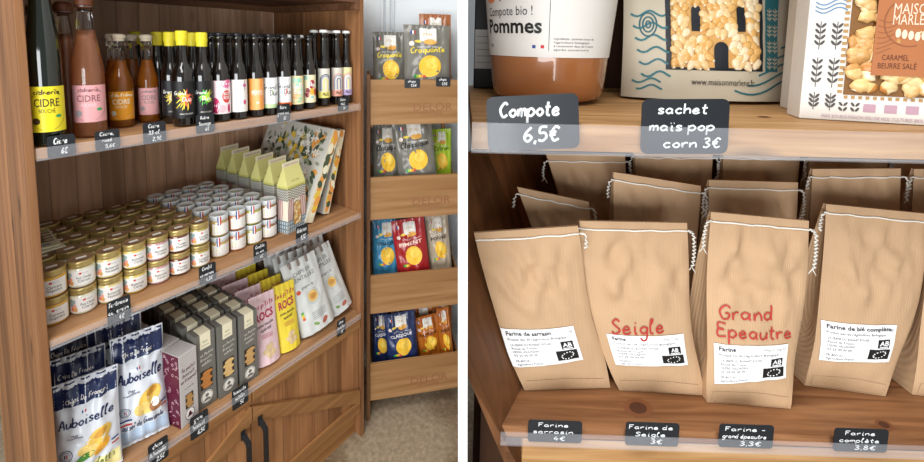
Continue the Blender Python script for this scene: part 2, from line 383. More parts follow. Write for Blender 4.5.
# ================================================================== STRUCTURE
W, D, TP = 0.8664, 0.5487, 0.01445
Z1, Z2, Z3 = 1.339, 0.923, 0.5218
def floor_material():
    m = bpy.data.materials.new('stone_floor'); m.use_nodes = True; nt = m.node_tree; b = nt.nodes['Principled BSDF']; b.inputs['Roughness'].default_value = 0.55
    tc = nt.nodes.new('ShaderNodeTexCoord')
    n1 = nt.nodes.new('ShaderNodeTexNoise'); n1.inputs['Scale'].default_value = 3.2; n1.inputs['Detail'].default_value = 6; n1.inputs['Distortion'].default_value = 0.6
    n2 = nt.nodes.new('ShaderNodeTexNoise'); n2.inputs['Scale'].default_value = 55; n2.inputs['Detail'].default_value = 5
    vo = nt.nodes.new('ShaderNodeTexVoronoi'); vo.inputs['Scale'].default_value = 85
    for n in (n1, n2, vo): nt.links.new(tc.outputs['Object'], n.inputs['Vector'])
    rp = nt.nodes.new('ShaderNodeValToRGB'); e = rp.color_ramp.elements
    e[0].position = .38; e[0].color = rgb('7D6650'); e[1].position = .56; e[1].color = rgb('AB9A82'); k = e.new(.45); k.color = rgb('958269')
    nt.links.new(n1.outputs[0], rp.inputs[0])
    mr = nt.nodes.new('ShaderNodeMapRange'); mr.inputs[1].default_value = .3; mr.inputs[2].default_value = .7; mr.inputs[3].default_value = .72; mr.inputs[4].default_value = 1.18
    nt.links.new(n2.outputs[0], mr.inputs[0])
    mx = nt.nodes.new('ShaderNodeMix'); mx.data_type = 'RGBA'; mx.blend_type = 'MULTIPLY'; mx.inputs[0].default_value = 1
    nt.links.new(rp.outputs[0], mx.inputs[6]); nt.links.new(mr.outputs[0], mx.inputs[7])
    sp = _math(nt, 'LESS_THAN', vo.outputs[0], 0.16)
    mx2 = nt.nodes.new('ShaderNodeMix'); mx2.data_type = 'RGBA'; mx2.inputs[7].default_value = rgb('DCD0BC')
    nt.links.new(_math(nt, 'MULTIPLY', sp, 0.55), mx2.inputs[0]); nt.links.new(mx.outputs[2], mx2.inputs[6])
    nt.links.new(mx2.outputs[2], b.inputs['Base Color']); return m
struct(MB().box(-2.5, 4, -4, 3, -0.03, 0, floor_material()).build('floor'))
WALLW = mat('D9DEE2', 0.6, vary=0.03, vscale=6)
wl = MB().box(-0.33, 1.6, 0.30, 0.34, 0, 2.6, WALLW)
for x0, x1 in ((0.055, 0.070), (0.078, 0.098), (0.108, 0.116)):           # upright wall moulding
    wl.box(x0, x1, 0.286, 0.30, 0, 2.6, WALLW, 0.003)
o = struct(wl.build('wall_back')); o.matrix_world = FK
# white dividing wall between the two bays, edge-on from here
pt = MB()
PW = mat('F7F7F5', 0.7)
pt.box(-0.00445, 0.00445, 0.38, 2.25, 0.0, 2.2, PW)
o = struct(pt.build('wall_divider'))
up = Vector((-VM[1][0], -VM[1][1], -VM[1][2])); ax = Vector(AX)
rt = Vector(VM[0]); upv = rt.cross(ax).normalized()
rt2 = ax.cross(upv).normalized()
base = Vector((CAM[0], CAM[1], 0)) + upv * 0
# runs along the view axis; leans by the small roll of the lens
h = CAM[2] / upv.z
base = Vector(CAM) - upv * h
o.matrix_world = Matrix(((rt2.x, ax.x, upv.x, base.x), (rt2.y, ax.y, upv.y, base.y), (rt2.z, ax.z, upv.z, base.z), (0, 0, 0, 1)))

# ================================================================== LEFT BAY: the display cabinet
cab = thing('display_cabinet', 'tall wooden display cabinet with three open shelves and two doors below', 'cabinet', (0, 0, 0))
MB().box(-TP, 0, -0.003, D, 0, 1.86, WSIDE, 0.0015).build('side_panel', cab)
MB().box(W, W+TP, -0.003, D, 0, 1.86, WSIDE, 0.0015).build('side_panel', cab)
MB().box(0, W, D, D+0.012, 0.1, 1.86, WBACK).build('back_panel', cab)
for zt, zb in ((Z1, 1.3152), (Z2, 0.9043), (Z3, 0.5034)):
    s = MB().box(0.0004, W-0.0004, 0.004, D, zb, zt-0.0007, WSHELF, 0.001).build('shelf', cab)
    MB().box(0.002, W-0.002, -0.0050, -0.0042, zb-0.001, zt+0.001, RAIL).box(0.002, W-0.002, -0.0050, 0.004, zb-0.0018, zb-0.001, RAIL).build('price_rail', s, 'clear plastic price rail')
s = MB().box(0.0004, W-0.0004, 0.0, D, 1.705, 1.729, WDARK).build('shelf', cab)
MB().box(W-0.022, W-0.0004, 0.0, D-0.02, 1.680, 1.7048, WDARK).box(0.0004, W-0.0004, D-0.02, D-0.0004, 1.683, 1.7048, WDARK).build('batten', cab)
MB().box(0.0004, W-0.0004, 0.035, 0.05, 0.0, 0.108, WBEAM).build('plinth', cab)
MB().box(0.0004, W-0.0004, 0.02, D, 0.09, 0.111, WBEAM).build('bottom_board', cab)
BLK = mat('15151A', 0.35, spec=0.6)
for side in (0, 1):
    x0, x1 = ((0.003, 0.4315), (0.4345, 0.8634))[side]
    d = MB().box(x0, x1, 0.010, 0.022, 0.113, 0.5, WDOOR).build('door', cab)
    MB().box(x0, x1, -0.002, 0.010, 0.462, 0.5, WBEAM, 0.002).build('top_rail', d)
    MB().box(x0, x1, -0.002, 0.010, 0.113, 0.156, WBEAM, 0.002).build('bottom_rail', d)
    P = [(x0, .449), (x1, .200), (x1, .156), (x1-.02, .156), (x0, .402)] if side else [(x1, .449), (x0, .200), (x0, .156), (x0+.02, .156), (x1, .402)]
    b = MB(); n = len(P)
    b.add([(x, -0.001, z) for x, z in P] + [(x, 0.010, z) for x, z in P], [tuple(range(n)), tuple(range(2*n-1, n-1, -1))] + [(i, (i+1) % n, n+(i+1) % n, n+i) for i in range(n)], WBEAM).build('brace', d)
    hx = 0.455 if side else 0.402; hz = 0.405 if side else 0.398
    hb = MB()
    hb.box(hx-.007, hx+.007, -0.005, -0.002, hz-.030, hz, BLK, .001)
    pr = [(-.004, hz-.012), (-.034, hz-.026), (-.036, hz-.034), (-.036, hz-.160), (-.034, hz-.168), (-.004, hz-.182)]
    vs, fs = [], []
    for i, (y, z) in enumerate(pr):
        dy, dz = (0, .004) if i in (0, 5) else (.004, 0)
        for x in (hx-.0075, hx+.0075): vs += [(x, y, z)]; 
        for x in (hx-.0075, hx+.0075): vs += [(x, y+dy, z-dz*(1 if i == 0 else -1))]
    for i in range(5):
        a, c = 4*i, 4*i+4
        for p, q in ((0, 1), (1, 3), (3, 2), (2, 0)): fs.append((a+p, a+q, c+q, c+p))
    hb.add(vs, fs, BLK); hb.box(hx-.007, hx+.007, -0.005, -0.002, hz-.195, hz-.168, BLK, .001)
    hb.build('handle', d, 'black metal handle')

# ------------------------------------------------------------------ price tags
def tag(lines, u0, u1, v0, v1, label, group, Fm=FL, y=-0.0025, tilt=0.0, hh=None, roll=0.0):
    """a black card standing in the price rail"""
    um, vm = (u0+u1)/2, (v0+v1)/2
    a, b = at_y(u0, vm, y, Fm), at_y(u1, vm, y, Fm); t, bt = at_y(um, v0, y, Fm), at_y(um, v1, y, Fm)
    wd, ht = b[0]-a[0], t[2]-bt[2]
    r = thing('price_tag', label, 'price tag', ((a[0]+b[0])/2, y, bt[2]), 0, group, Fm, tilt, roll)
    m = MB(); c = min(wd, ht)*.12; P = []
    for cx, cz, a0 in ((wd/2-c, c, -90), (wd/2-c, ht-c, 0), (-wd/2+c, ht-c, 90), (-wd/2+c, c, 180)):
        for k in range(4): an = radians(a0+30*k); P.append((cx+c*cos(an), cz+c*sin(an)))
    n = len(P)
    m.add([(x, 0, z) for x, z in P]+[(x, .0009, z) for x, z in P], [tuple(range(n)), tuple(range(2*n-1, n-1, -1))]+[(i, (i+1) % n, n+(i+1) % n, n+i) for i in range(n)], SLATE)
    f = flat((0, 0, 0), (1, 0, 0), (0, 0, 1), (0, -1, 0)); k = len(lines)
    for i, s in enumerate(lines):
        x = 0; al = s
        h = ht/k*.27; zz = ht*(.97-(i+.74)*.93/k)
        tw = wd*.80 if len(s) > 9 else wd*.088*len(s)+wd*.03
        m.hand(f, s, (wd*.08 if i == k-1 else -wd*.04), zz, h, CHALK, h*.33, width=min(tw, wd*.88), off=.0004)
    m.build('card', r)
    return r
TG = 'black handwritten price tags on the top shelf'
tag(['Cidre', '6\u20ac'], 47, 75.5, 135, 157, 'black price tag reading Cidre in front of the yellow-label bottle', TG)
tag(['Cidre,', 'ros\u00e9', '5,6\u20ac'], 95, 120, 130, 150, 'black price tag reading Cidre rosé below the large pink-label bottle', TG)
tag(['Cidre', '33 cl', '2,9\u20ac'], 143, 166, 122, 143, 'black price tag reading Cidre 33 cl below the small pink-label bottle', TG)
tag(['Bi\u00e8re', 'Sauvage', '6\u20ac'], 196, 214.5, 114, 133, 'black price tag reading Bière Sauvage below the green splash label', TG)
tag(['Bi\u00e8re', 'grand duc', '3\u20ac'], 277, 290, 104, 122, 'black price tag reading Bière grand duc below the orange-footed white label', TG)
tag(['Bi\u00e8re', 'M\u00e9li', '3\u20ac'], 338, 348.5, 97, 111, 'rightmost black price tag on the top shelf, below the rainbow-arch bottles', TG)
TG = 'black handwritten price tags on the jar shelf'
tag(['Tartinade', 'du jardin', '4\u20ac'], 107, 131, 298, 322, 'black price tag below the gold-lidded jars and above the crisps', TG)
tag(['Confit', 'de poireau', '4,3\u20ac'], 199, 216, 264, 283, 'black price tag where the gold-lidded jars meet the white-lidded ones', TG)
tag(['Confits', 'du vin', '6\u20ac'], 253.5, 267, 243, 260, 'black price tag below the white-lidded jars', TG)
tag(['Ma\u00efs pop', '4,9\u20ac'], 296, 308, 225, 242, 'black price tag at the foot of the front gabled carton', TG)
TG = 'black handwritten price tags on the bottom shelf'
tag(['chips', 'Auboiselle', '2,5\u20ac'], 148, 168.5, 440, 463, 'black price tag reading chips beside the white crisps bag', TG)
tag(['grand', 'biscuit', '6,5\u20ac'], 190, 208.5, 413, 436, 'black price tag at the foot of the front maroon box', TG)
tag(['biscuits', 'sabl\u00e9s', '5\u20ac'], 232, 248.5, 386, 406.5, 'black price tag at the foot of the grey cookie boxes', TG)
tag(['chips', 'lentilles', '3\u20ac'], 337, 345.5, 319, 335, 'black price tag below the rightmost silver lentil crisps bag', TG)

# ------------------------------------------------------------------ bottles
def bottle_profile(r, H, sh, nk, rn=.0098, lip=.0125):
    """base radius, height, shoulder height, neck start"""
    P = [(r*.86, 0), (r*.97, .002), (r, .006), (r, sh)]
    for k in range(1, 7):
        t = k/6; P.append((r+(rn*1.25-r)*(.5-.5*cos(pi*t)), sh+(nk-sh)*t))
    P += [(rn, H-.03), (rn, H-.018), (lip, H-.016), (lip, H-.008), (lip*.92, H-.006), (lip*.92, H)]
    return P
DARKGLASS = mat('120C08', 0.09, spec=0.7, coat=0.6); GREENGLASS = mat('0C140C', 0.09, spec=0.7, coat=0.6)
CLEARGLASS = mat('FBFCFA', 0.02, trans=1.0, ior=1.38, spec=0.8)
ROSE = mat('DC9468', 0.12, trans=0.62, ior=1.1, coat=0.5); AMBER = mat('E68F34', 0.12, trans=0.62, ior=1.1, coat=0.5)
STEEL = mat('8A8D92', 0.3, metal=1.0)
def arts(kind, m, f, w, h):
    """printing of a bottle label: w girth, h height, origin at the middle of the lower edge"""
    if kind in ('yellow', 'pink', 'orange', 'pinksmall'):
        base, ink = {'yellow': ('EFDF2B', '4A3A1E'), 'pink': ('E9A9AC', '8B5C66'), 'orange': ('F0A325', 'FBF3DC'), 'pinksmall': ('F0B4B6', '9B8A90')}[kind]
        B, I = mat(base, .4), mat(ink, .5)
        m.rect(f, -w/2, w/2, 0, h, B, 0.0003, 24, 4, True)
        m.ring(f, 0, h*.5, w*.44, h*.47, w*.008, I, a0=-1.3, a1=.1); m.ring(f, 0, h*.5, w*.44, h*.47, w*.008, I, a0=pi-.1, a1=pi+1.3)
        m.text(f, 'CIDRE', 0, h*.56, h*.25, I, bold=.012, width=w*.54)
        m.text(f, {'yellow': 'BOUCHÉ', 'pink': 'ROSÉ', 'orange': 'DOUX', 'pinksmall': 'ROSÉ'}[kind], 0, h*.42, h*.13, I if kind != 'pink' else mat('F3D8E0', .5), width=w*.34)
        m.ell(f, -w*.25, h*.24, w*.095, w*.095, I if kind in ('yellow', 'orange') else mat('A9A0A4', .5), n=18)
        for k in range(3): m.rect(f, -w*.06, w*(.2-.04*k), h*(.3-.07*k), h*(.315-.07*k), I)
        if kind in ('yellow', 'pink'): m.ell(f, w*.24, h*.34, w*.07, w*.045, mat('3FA35C', .5), off=.0005)
        m.hand(f, 'Val de France' if kind == 'orange' else 'cidrerie', 0, h*.83, h*.055, I, h*.02)
        m.ribbon(f, [(-w*.3, h*.78), (-w*.15, h*.9), (0, h*.84), (w*.18, h*.93), (w*.3, h*.8)], h*.02, I)
    elif kind.startswith('splash'):
        m.rect(f, -w/2, w/2, 0, h, mat('17171A', .5), 0.0003, 24, 4, True)
        cols = {'splashred': ('F3E03B', 'F0563A', 'F4794F'), 'splashgold': ('E3B738', 'F3DE55', 'C79A2A'), 'splashgreen': ('57C84B', 'A9E04A', 'F0E24A')}[kind]
        rr = random.Random(kind)
        for i in range(80):
            a = rr.uniform(0, 2*pi); q = rr.uniform(.02, .26)*w; cx, cy = (w*.1*rr.uniform(-1, 1.6)), h*.55+h*.10*rr.uniform(-1, 1)
            c = cols[0] if cos(a) < 0 and i % 4 else cols[1+i % 2]
            m.ell(f, cx+q*.6*cos(a), cy+q*.8*sin(a), q*.55+w*.02, w*.016, mat(c, .5), off=.0004+.00002*(i % 5), n=7, rot=a, rings=1)
        m.hand(f, 'Grand', -w*.14, h*.64, h*.05, WHITE, h*.013, off=.0008); m.hand(f, 'Duc', w*.06, h*.46, h*.065, WHITE, h*.017, off=.0008)
        m.text(f, 'BIÈRE SAUVAGE', w*.05, h*.1, h*.06, mat('D8D4CC', .5), width=w*.4)
    elif kind == 'berry':
        m.rect(f, -w/2, w/2, 0, h, mat('F3DCE0', .4), 0.0003, 24, 4, True); P1, P2 = mat('C22860', .45), mat('E06A9A', .45)
        m.ell(f, -w*.27, h*.25, w*.18, h*.24, P1, n=16); m.ell(f, w*.22, h*.9, w*.25, h*.13, P2, n=16, off=.00045); m.ell(f, -.02*w, h*.16, w*.13, h*.12, mat('F2B7BE', .4), off=.0005)
        m.ell(f, w*.16, h*.52, w*.17, h*.19, mat('D6453F', .45), n=18, off=.0006); m.text(f, 'BOIS', w*.16, h*.56, h*.13, WHITE, .0009, bold=.02, width=w*.24); m.text(f, 'ROSE', w*.16, h*.44, h*.13, WHITE, .0009, bold=.02, width=w*.24)
        m.ell(f, w*.26, h*.16, w*.07, h*.13, P1, off=.0005)
        for i in range(14): m.ell(f, -w*.36+w*.08*(i % 4), h*(.62+.09*(i//4)), w*.012, w*.012, P1, n=6, rings=1)
    elif kind == 'geo':
        m.rect(f, -w/2, w/2, 0, h, mat('EDEBE6', .4), 0.0003, 24, 4, True)
        q = lambda P, c, o=.0004: m.poly(f, [(x*w, y*h) for x, y in P], mat(c, .45), o)
        q([(-.4, 0), (-.22, 0), (-.22, .1), (-.4, .1)], '8CBFD2'); q([(-.4, .2), (-.12, .2), (-.12, .62), (-.27, .5), (-.4, .62)], 'E2B52F'); q([(-.12, .05), (.1, .05), (.1, .2)], 'D7527C')
        q([(-.4, .66), (-.2, .66), (-.4, .82)], 'D7527C'); q([(-.2, .66), (0, .66), (0, .8), (-.2, .8)], '8CBFD2'); q([(-.2, .8), (0, .95), (0, .8)], 'E2B52F'); q([(-.4, .85), (-.2, .85), (-.2, 1), (-.4, 1)], 'C74B6E')
        q([(0, 0), (.4, 0), (.4, .62), (0, .62)], 'BDC2C8'); q([(.2, .66), (.4, .82), (.2, .98), (.02, .82)], '3A3550', .0005); q([(.2, .74), (.3, .82), (.2, .9), (.1, .82)], 'C25E9E', .0006)
        m.ell(f, .19*w, .3*h, .15*w, .19*h, WHITE, n=18, off=.0005); m.ell(f, .19*w, .3*h, .07*w, .08*h, mat('D7527C', .45), off=.0006)
    elif kind == 'peach':
        m.rect(f, -w/2, w/2, 0, h, mat('F2A052', .4), 0.0003, 24, 4, True); m.rect(f, -w*.1, w*.1, 0, h, mat('F7BC7C', .4), .0004, 3, 2); m.text(f, 'PÉPITE', 0, h*.48, h*.2, WHITE, bold=.015, width=w*.5); m.ell(f, 0, h*.26, w*.06, h*.07, WHITE, a0=pi, a1=2*pi)
    elif kind in ('whitegreen', 'whiteorange'):
        m.rect(f, -w/2, w/2, 0, h, mat('ECEEEF', .4), 0.0003, 24, 4, True)
        m.rect(f, -w/2, w/2, 0, h*.13, mat('BFD9A4' if kind == 'whitegreen' else 'F06A22', .4), .0004, 20, 1)
        m.hand(f, 'Grand', -w*.1, h*.62, h*.08, INK, h*.016); m.hand(f, 'Duc', w*.12, h*.42, h*.09, INK if kind == 'whitegreen' else mat('7A3434', .5), h*.018)
        m.ribbon(f, [(-w*.02, h*.35), (w*.02, h*.5), (w*.06, h*.62)], h*.025, mat('BFD9A4' if kind == 'whitegreen' else 'E8502A', .5))
    elif kind == 'teal':
        m.rect(f, -w/2, w/2, 0, h, mat('EFD9A6', .4), 0.0003, 24, 4, True)
        for cx, cy, rx, ry, c in ((0, .75, .2, .2, '8FD6C0'), (-.2, .85, .15, .1, 'BDE3C8'), (.05, .15, .3, .12, '7CCFB4'), (-.15, .3, .2, .12, 'F2B27A'), (.2, .45, .12, .2, 'BDE3C8')): m.ell(f, cx*w, cy*h, rx*w, ry*h, mat(c, .45), off=.0004)
        m.hand(f, 'Belle', 0, h*.56, h*.09, WHITE, h*.03); m.hand(f, 'Eau', 0, h*.38, h*.09, WHITE, h*.03)
    elif kind == 'collage':
        m.rect(f, -w/2, w/2, 0, h, mat('EFE7BF', .4), 0.0003, 24, 4, True)
        for cx, cy, rx, ry, c in ((.05, .66, .17, .17, 'A82A48'), (-.2, .36, .16, .18, '8E2A3C'), (.28, .38, .12, .15, 'C0392F'), (.06, .4, .12, .13, 'E7B23A'), (-.28, .9, .12, .08, '9CCBB8')): m.ell(f, cx*w, cy*h, rx*w, ry*h, mat(c, .45), off=.0004+.00005*cx)
        m.hand(f, 'Duo', .07*w, .6*h, h*.08, WHITE, h*.028, off=.0007); m.ell(f, .05*w, .2*h, .08*w, .05*h, mat('8FC6D6', .4))
    elif kind.startswith('arch'):
        bs, cs = {'archyellow': ('DDD9CF', ('3C4262', '8490A8', 'D9D4C4', 'EDE06A')), 'archsalmon': ('D8D2C6', ('E29A84', '7F93B4', 'DCD6C8', '5C6A94')), 'archlilac': ('E8DFA8', ('E79A86', 'C7B8DA', 'EFE6D8', '9DA0CC'))}[kind]
        m.rect(f, -w/2, w/2, 0, h, mat(bs, .4), 0.0003, 24, 4, True)
        for i, c in enumerate(cs):
            r = w*(.36-.075*i); m.ring(f, 0, h*.55, r, r*1.25, w*.06, mat(c, .45), off=.0004, a0=0, a1=pi)
            m.rect(f, -r, -r+w*.06, h*.24, h*.55, mat(c, .45), .0004); m.rect(f, r-w*.06, r, h*.24, h*.55, mat(c, .45), .0004)
        m.rect(f, -w/2, w/2, 0, h*.22, mat({'archyellow': 'E8DC78', 'archsalmon': 'E2A18E', 'archlilac': 'B9A8D2'}[kind], .4), .0005, 20, 1)
        m.hand(f, 'Mali', 0, h*.08, h*.05, INK, h*.014, off=.0008)
def beer(kind, cap, H=.243, r=.0205, lz=(.022, .116)):
    r0 = thing('beer_bottle', 'x', 'bottle', (0, 0, 0))
    MB().lathe(bottle_profile(r, H, .128, .178), DARKGLASS).build('glass', r0)
    m = MB()
    if cap == 'yellow':
        Y = mat('E2D22E', .42)
        m.lathe([(.0126, H-.036), (.0128, H-.034), (.0132, H-.026), (.0142, H-.022), (.0144, H-.014), (.0136, H-.012), (.0142, H-.004), (.0134, H+.001), (.010, H+.002)], Y, 20)
    elif cap == 'white':
        m.lathe([(.0142, H-.007), (.0146, H-.003), (.0128, H+.002), (.011, H+.003)], WHITE, 21)
    else:
        m.lathe([(.0138, H-.006), (.0142, H-.003), (.0126, H+.002), (.011, H+.0025)], mat('2A2A2E', .3, metal=.6), 21)
    m.build('cap', r0, {'yellow': 'yellow wax seal', 'white': 'white crown cap', 'dark': 'dark crown cap'}[cap])
    if kind:
        m = MB(); h = lz[1]-lz[0]; arts(kind, m, cyl(r, lz[0]), r*2.9, h); m.build('label', r0)
    return r0
def cider(kind, glass, H, r, lz, cap, liq=None, fill=.78, tall=False):
    r0 = thing('cider_bottle', 'x', 'bottle', (0, 0, 0))
    sh, nk = (H*.46, H*.84) if H > .25 else (H*.5, H*.74)
    if tall: sh, nk = H*.52, H*.95
    pr = bottle_profile(r, H, sh, nk, .0125 if r > .027 else .0105, .0155 if r > .027 else .013)
    MB().lathe(pr, glass, 32).build('glass', r0)
    if liq:
        inn = [(max(q-.0012, .004), z+.0015) for q, z in pr if z < H*fill]
        zz = H*fill; rr = np.interp(zz, [p[1] for p in pr], [p[0] for p in pr])-.0012
        MB().lathe(inn+[(rr, zz)], liq, 32).build('cider', r0)
    m = MB()
    if cap == 'cork':
        m.lathe([(.0125, H-.004), (.0135, H-.001), (.0125, H+.002), (.0150, H+.004), (.0155, H+.009), (.0130, H+.013), (.008, H+.0145)], mat('E3D6BE', .5), 22)
        m.build('stopper', r0, 'cream swing stopper')
    else:
        m.lathe([(.0135, H-.02), (.017, H-.018), (.0175, H-.002), (.015, H+.004), (.009, H+.007)], mat('6A3A22', .5), 22)
        m.tube([(.019*cos(a), .019*sin(a), H-.016) for a in [k*pi/8 for k in range(17)]], .0012, STEEL)
        m.build('cork', r0, 'brown wired cork')
    if kind:
        m = MB(); h = lz[1]-lz[0]; arts(kind, m, cyl(r, lz[0]), r*2.7, h); m.build('label', r0)
    return r0
def stand(o, u, v, zs, r, rot, label, group, extra=0.0):
    """put a bottle so that the front of its foot shows at this pixel"""
    p = at_z(u, v, zs); d = np.array([CAM[0]-p[0], CAM[1]-p[1]]); d /= np.linalg.norm(d)
    place(o, (min(max(p[0]-d[0]*r, r+.0012), W-r-.0012), max(p[1]-d[1]*r, r+.004), zs+.0004), rot, label=label, group=group)
    return o
CG = 'cider bottles on the top shelf'
FACE = radians(-18)
stand(cider('yellow', GREENGLASS, .352, .0278, (.030, .125), 'wire', tall=True), 51, 147, Z1, .0285, radians(-12), 'large dark green cider bottle with a yellow label at the left end', CG)
stand(cider('pink', CLEARGLASS, .312, .0292, (.036, .120), 'wire', ROSE), 92, 138, Z1, .0290, FACE, 'large clear rosé cider bottle with a pink label', CG)
o = cider(None, CLEARGLASS, .300, .0270, (.03, .11), 'wire', ROSE); place(o, (.083, .112, Z1), 0, label='large clear rosé cider bottle behind the yellow and pink labelled ones', group=CG)
o = cider(None, CLEARGLASS, .292, .0270, (.03, .11), 'wire', ROSE); place(o, (.046, .150, Z1), 0, label='rosé cider bottle almost hidden behind the yellow-label bottle', group=CG)
stand(cider('orange', CLEARGLASS, .222, .0255, (.020, .092), 'cork', AMBER, .76), 123, 128, Z1, .0255, FACE, 'small amber cider bottle with an orange label', CG)
stand(cider('pinksmall', CLEARGLASS, .222, .0230, (.022, .094), 'cork', AMBER, .76), 150, 123, Z1, .0230, FACE, 'small amber cider bottle with a pink label', CG)
for u, y, lb in ((112, .170, 'small cider bottle with cream stopper just behind the large pink-label bottle'), (119.5, .245, 'small cider bottle with cream stopper deepest behind the orange-label one'), (131, .235, 'small cider bottle with cream stopper peeking out right behind the orange-label one')):
    p = at_y(u, 40, y); o = cider(None, CLEARGLASS, .222, .0225, (.02, .09), 'cork', AMBER, .76)
    place(o, (p[0], p[1], Z1), 0, label=lb, group=CG)
BG = 'dark beer bottles on the top shelf'
stand(beer('splashred', 'yellow', .246, .0262, (.022, .118)), 185, 127, Z1, .0262, FACE, 'black beer bottle with yellow wax and a red and yellow splash label', BG)
for (u, y, k), lb in (((169.5, .100, 'splashgold'), 'black beer bottle with yellow wax and a golden splash label'), ((157, .190, None), 'yellow-waxed beer bottle behind the golden splash one, nearer the pink-label cider'),
        ((135, .330, None), 'yellow-waxed beer bottle seen between the orange and pink small ciders'), ((176, .165, None), 'yellow-waxed beer bottle deepest behind the golden splash bottle'), ((192.5, .098, None), 'yellow-waxed beer bottle directly behind the red splash bottle'), ((163, .255, None), 'yellow-waxed beer bottle farthest back near the cabinet boards')):
    p = at_y(u, 40, y); o = beer(k, 'yellow', .243, .0225); place(o, (p[0], y, Z1), FACE, label=lb, group=BG)
stand(beer('splashgreen', 'yellow', .243, .0225, (.022, .116)), 204.5, 124.5, Z1, .0225, FACE, 'black beer bottle with yellow wax and a green splash label', BG)
row = [('berry', 222, 122, 'dark', 'beer bottle with a pink berry label'), ('geo', 240.5, 120, 'dark', 'beer bottle with a patchwork label of coloured triangles'), ('peach', 257, 117.5, 'dark', 'beer bottle with a plain orange label'),
       ('whitegreen', 271, 115.5, 'dark', 'beer bottle with a white label and pale green foot'), ('whiteorange', 284.5, 113.4, 'dark', 'beer bottle with a white label and orange foot'), ('teal', 297, 111.3, 'dark', 'beer bottle with a mint and peach label'),
       ('collage', 309.5, 109.3, 'dark', 'beer bottle with a cream label and dark red shapes'), ('archyellow', 324, 106.7, 'white', 'white-capped beer bottle with a yellow-footed arch label'),
       ('archsalmon', 337, 104.6, 'white', 'white-capped beer bottle with a salmon-footed arch label'), ('archlilac', 349, 103, 'white', 'white-capped beer bottle with a lilac-footed arch label')]
for k, u, v, cp, lb in row:
    a = k.startswith('arch'); H = .262 if a else .243; r = .0205 if a else (.0232 if k == 'berry' else .0218 if k == 'geo' else .0208)
    o = stand(beer(k, cp, H, r, (.030, .132) if a else (.022, .114)), u, v, Z1, r, FACE, lb + ' in the front row', BG)
    L = o.location
    for j in (1, 2):
        if j == 2 and a: continue
        q = beer(None, 'white' if k in ('teal', 'collage') else cp, H, r*.95)
        x = min(L.x+.010*j, W-.025)
        if k == 'archlilac': x = W-.026
        place(q, (x, L.y+.062*j+.004, Z1), 0, label='dark bottle %s the one with %s' % ('just behind' if j == 1 else 'two places behind', lb[lb.index(' a ')+1:]), group=BG)

# ------------------------------------------------------------------ jars
JG = mat('E7E9E4', 0.05, trans=0.0, spec=0.7, coat=0.8)
GOLD = mat('B9A468', 0.3, metal=0.55); LIDTOP = mat('86684A', 0.5, metal=0.0)
def jar(content, white, words):
    r0 = thing('spread_jar', 'x', 'jar', (0, 0, 0)); R = .0252
    C1 = mat(content, .12, spec=.6, coat=.7, vary=.12, vscale=90)
    MB().lathe([(R*.80, 0), (R*.95, .003), (R*.985, .008), (R*.985, .044), (R*.92, .0475), (R*.90, .049)], C1, 26).build('glass', r0)
    m = MB()
    if white:
        WL = mat('D3D8DA', .4)
        m.lathe([(R*.96, .0478), (R, .0485), (R*1.0, .060), (R*.97, .0628), (R*.90, .0636), (R*.88, .0626)], WL, 26)
        f = cyl(R, .030)
        for i, c in enumerate((BLUE, WHITE, RED)): m.rect(f, -.012+.003*i, -.009+.003*i, .006, .032, c, .0005)
        m.build('lid', r0)
        m = MB(); f = cyl(R*.985, .006)
        m.rect(f, -.027, .026, .001, .034, mat('ECEBE6', .5), .0003, 16, 1, True); m.rect(f, -.022, -.012, .012, .026, mat('E4E08A', .5), .0005); m.rect(f, -.022, -.012, .005, .010, mat('E9A58A', .5), .0005)
        m.rect(f, 0, .018, .0155, .0167, GREYINK, .0005); m.rect(f, -.005, .012, .007, .0084, mat('4C5AA4', .5), .0005); m.rect(f, .0, .015, .021, .022, GREYINK, .0005)
    else:
        m.lathe([(R*.97, .0478), (R*1.0, .0485), (R*1.0, .0535), (R*.985, .055), (R*1.01, .057), (R*1.01, .0615), (R*.98, .0632)], GOLD, 26)
        m.lathe([(R*.97, .0600), (R*.95, .0642), (R*.88, .0642), (R*.86, .0637)], LIDTOP, 26)
        f = flat((0, 0, .0637), (1, .25, 0), (-.25, 1, 0), (0, 0, 1)); m.rect(f, -.009, .010, -.0055, .0055, mat('ECE8E0', .6), .0003)
        m.build('lid', r0)
        m = MB(); f = cyl(R*.985, .006)
        m.rect(f, -.0305, .031, .001, .036, mat('ECEAE6', .5), .0003, 18, 1, True)
        for i, (x, y, c) in enumerate(((-.022, .010, 'E07A5A'), (-.018, .016, 'E99A8A'), (-.024, .020, '7FA0A8'), (-.019, .027, '9AAFB4'), (-.025, .029, '8C9C8A'), (-.016, .008, 'D8A05A'))): m.ell(f, x, y, .0042, .0055, mat(c, .5), n=9, rings=1, off=.0005+.00003*i)
        m.ell(f, .001, .0295, .003, .0025, mat('D23A34', .5), n=9, rings=1); m.text(f, 'ferme', .010, .028, .0045, GREYINK, width=.010)
        for i, s in enumerate(words): m.text(f, s, .007, .0165-.0075*i, .0085, INK, width=min(.026, .0036*len(s)))
        m.rect(f, .0, .016, .0235, .0242, GREYINK, .0005); m.rect(f, -.004, .016, .0035, .0041, GREYINK, .0005)
    m.build('label', r0)
    return r0
pro = {}
def jar_at(key, x, y, z, rot, label, group):
    if key not in pro: pro[key] = jar(*key); o = pro[key]
    else: o = copy_tree(pro[key])
    place(o, (x, y, z), rot, label=label, group=group)
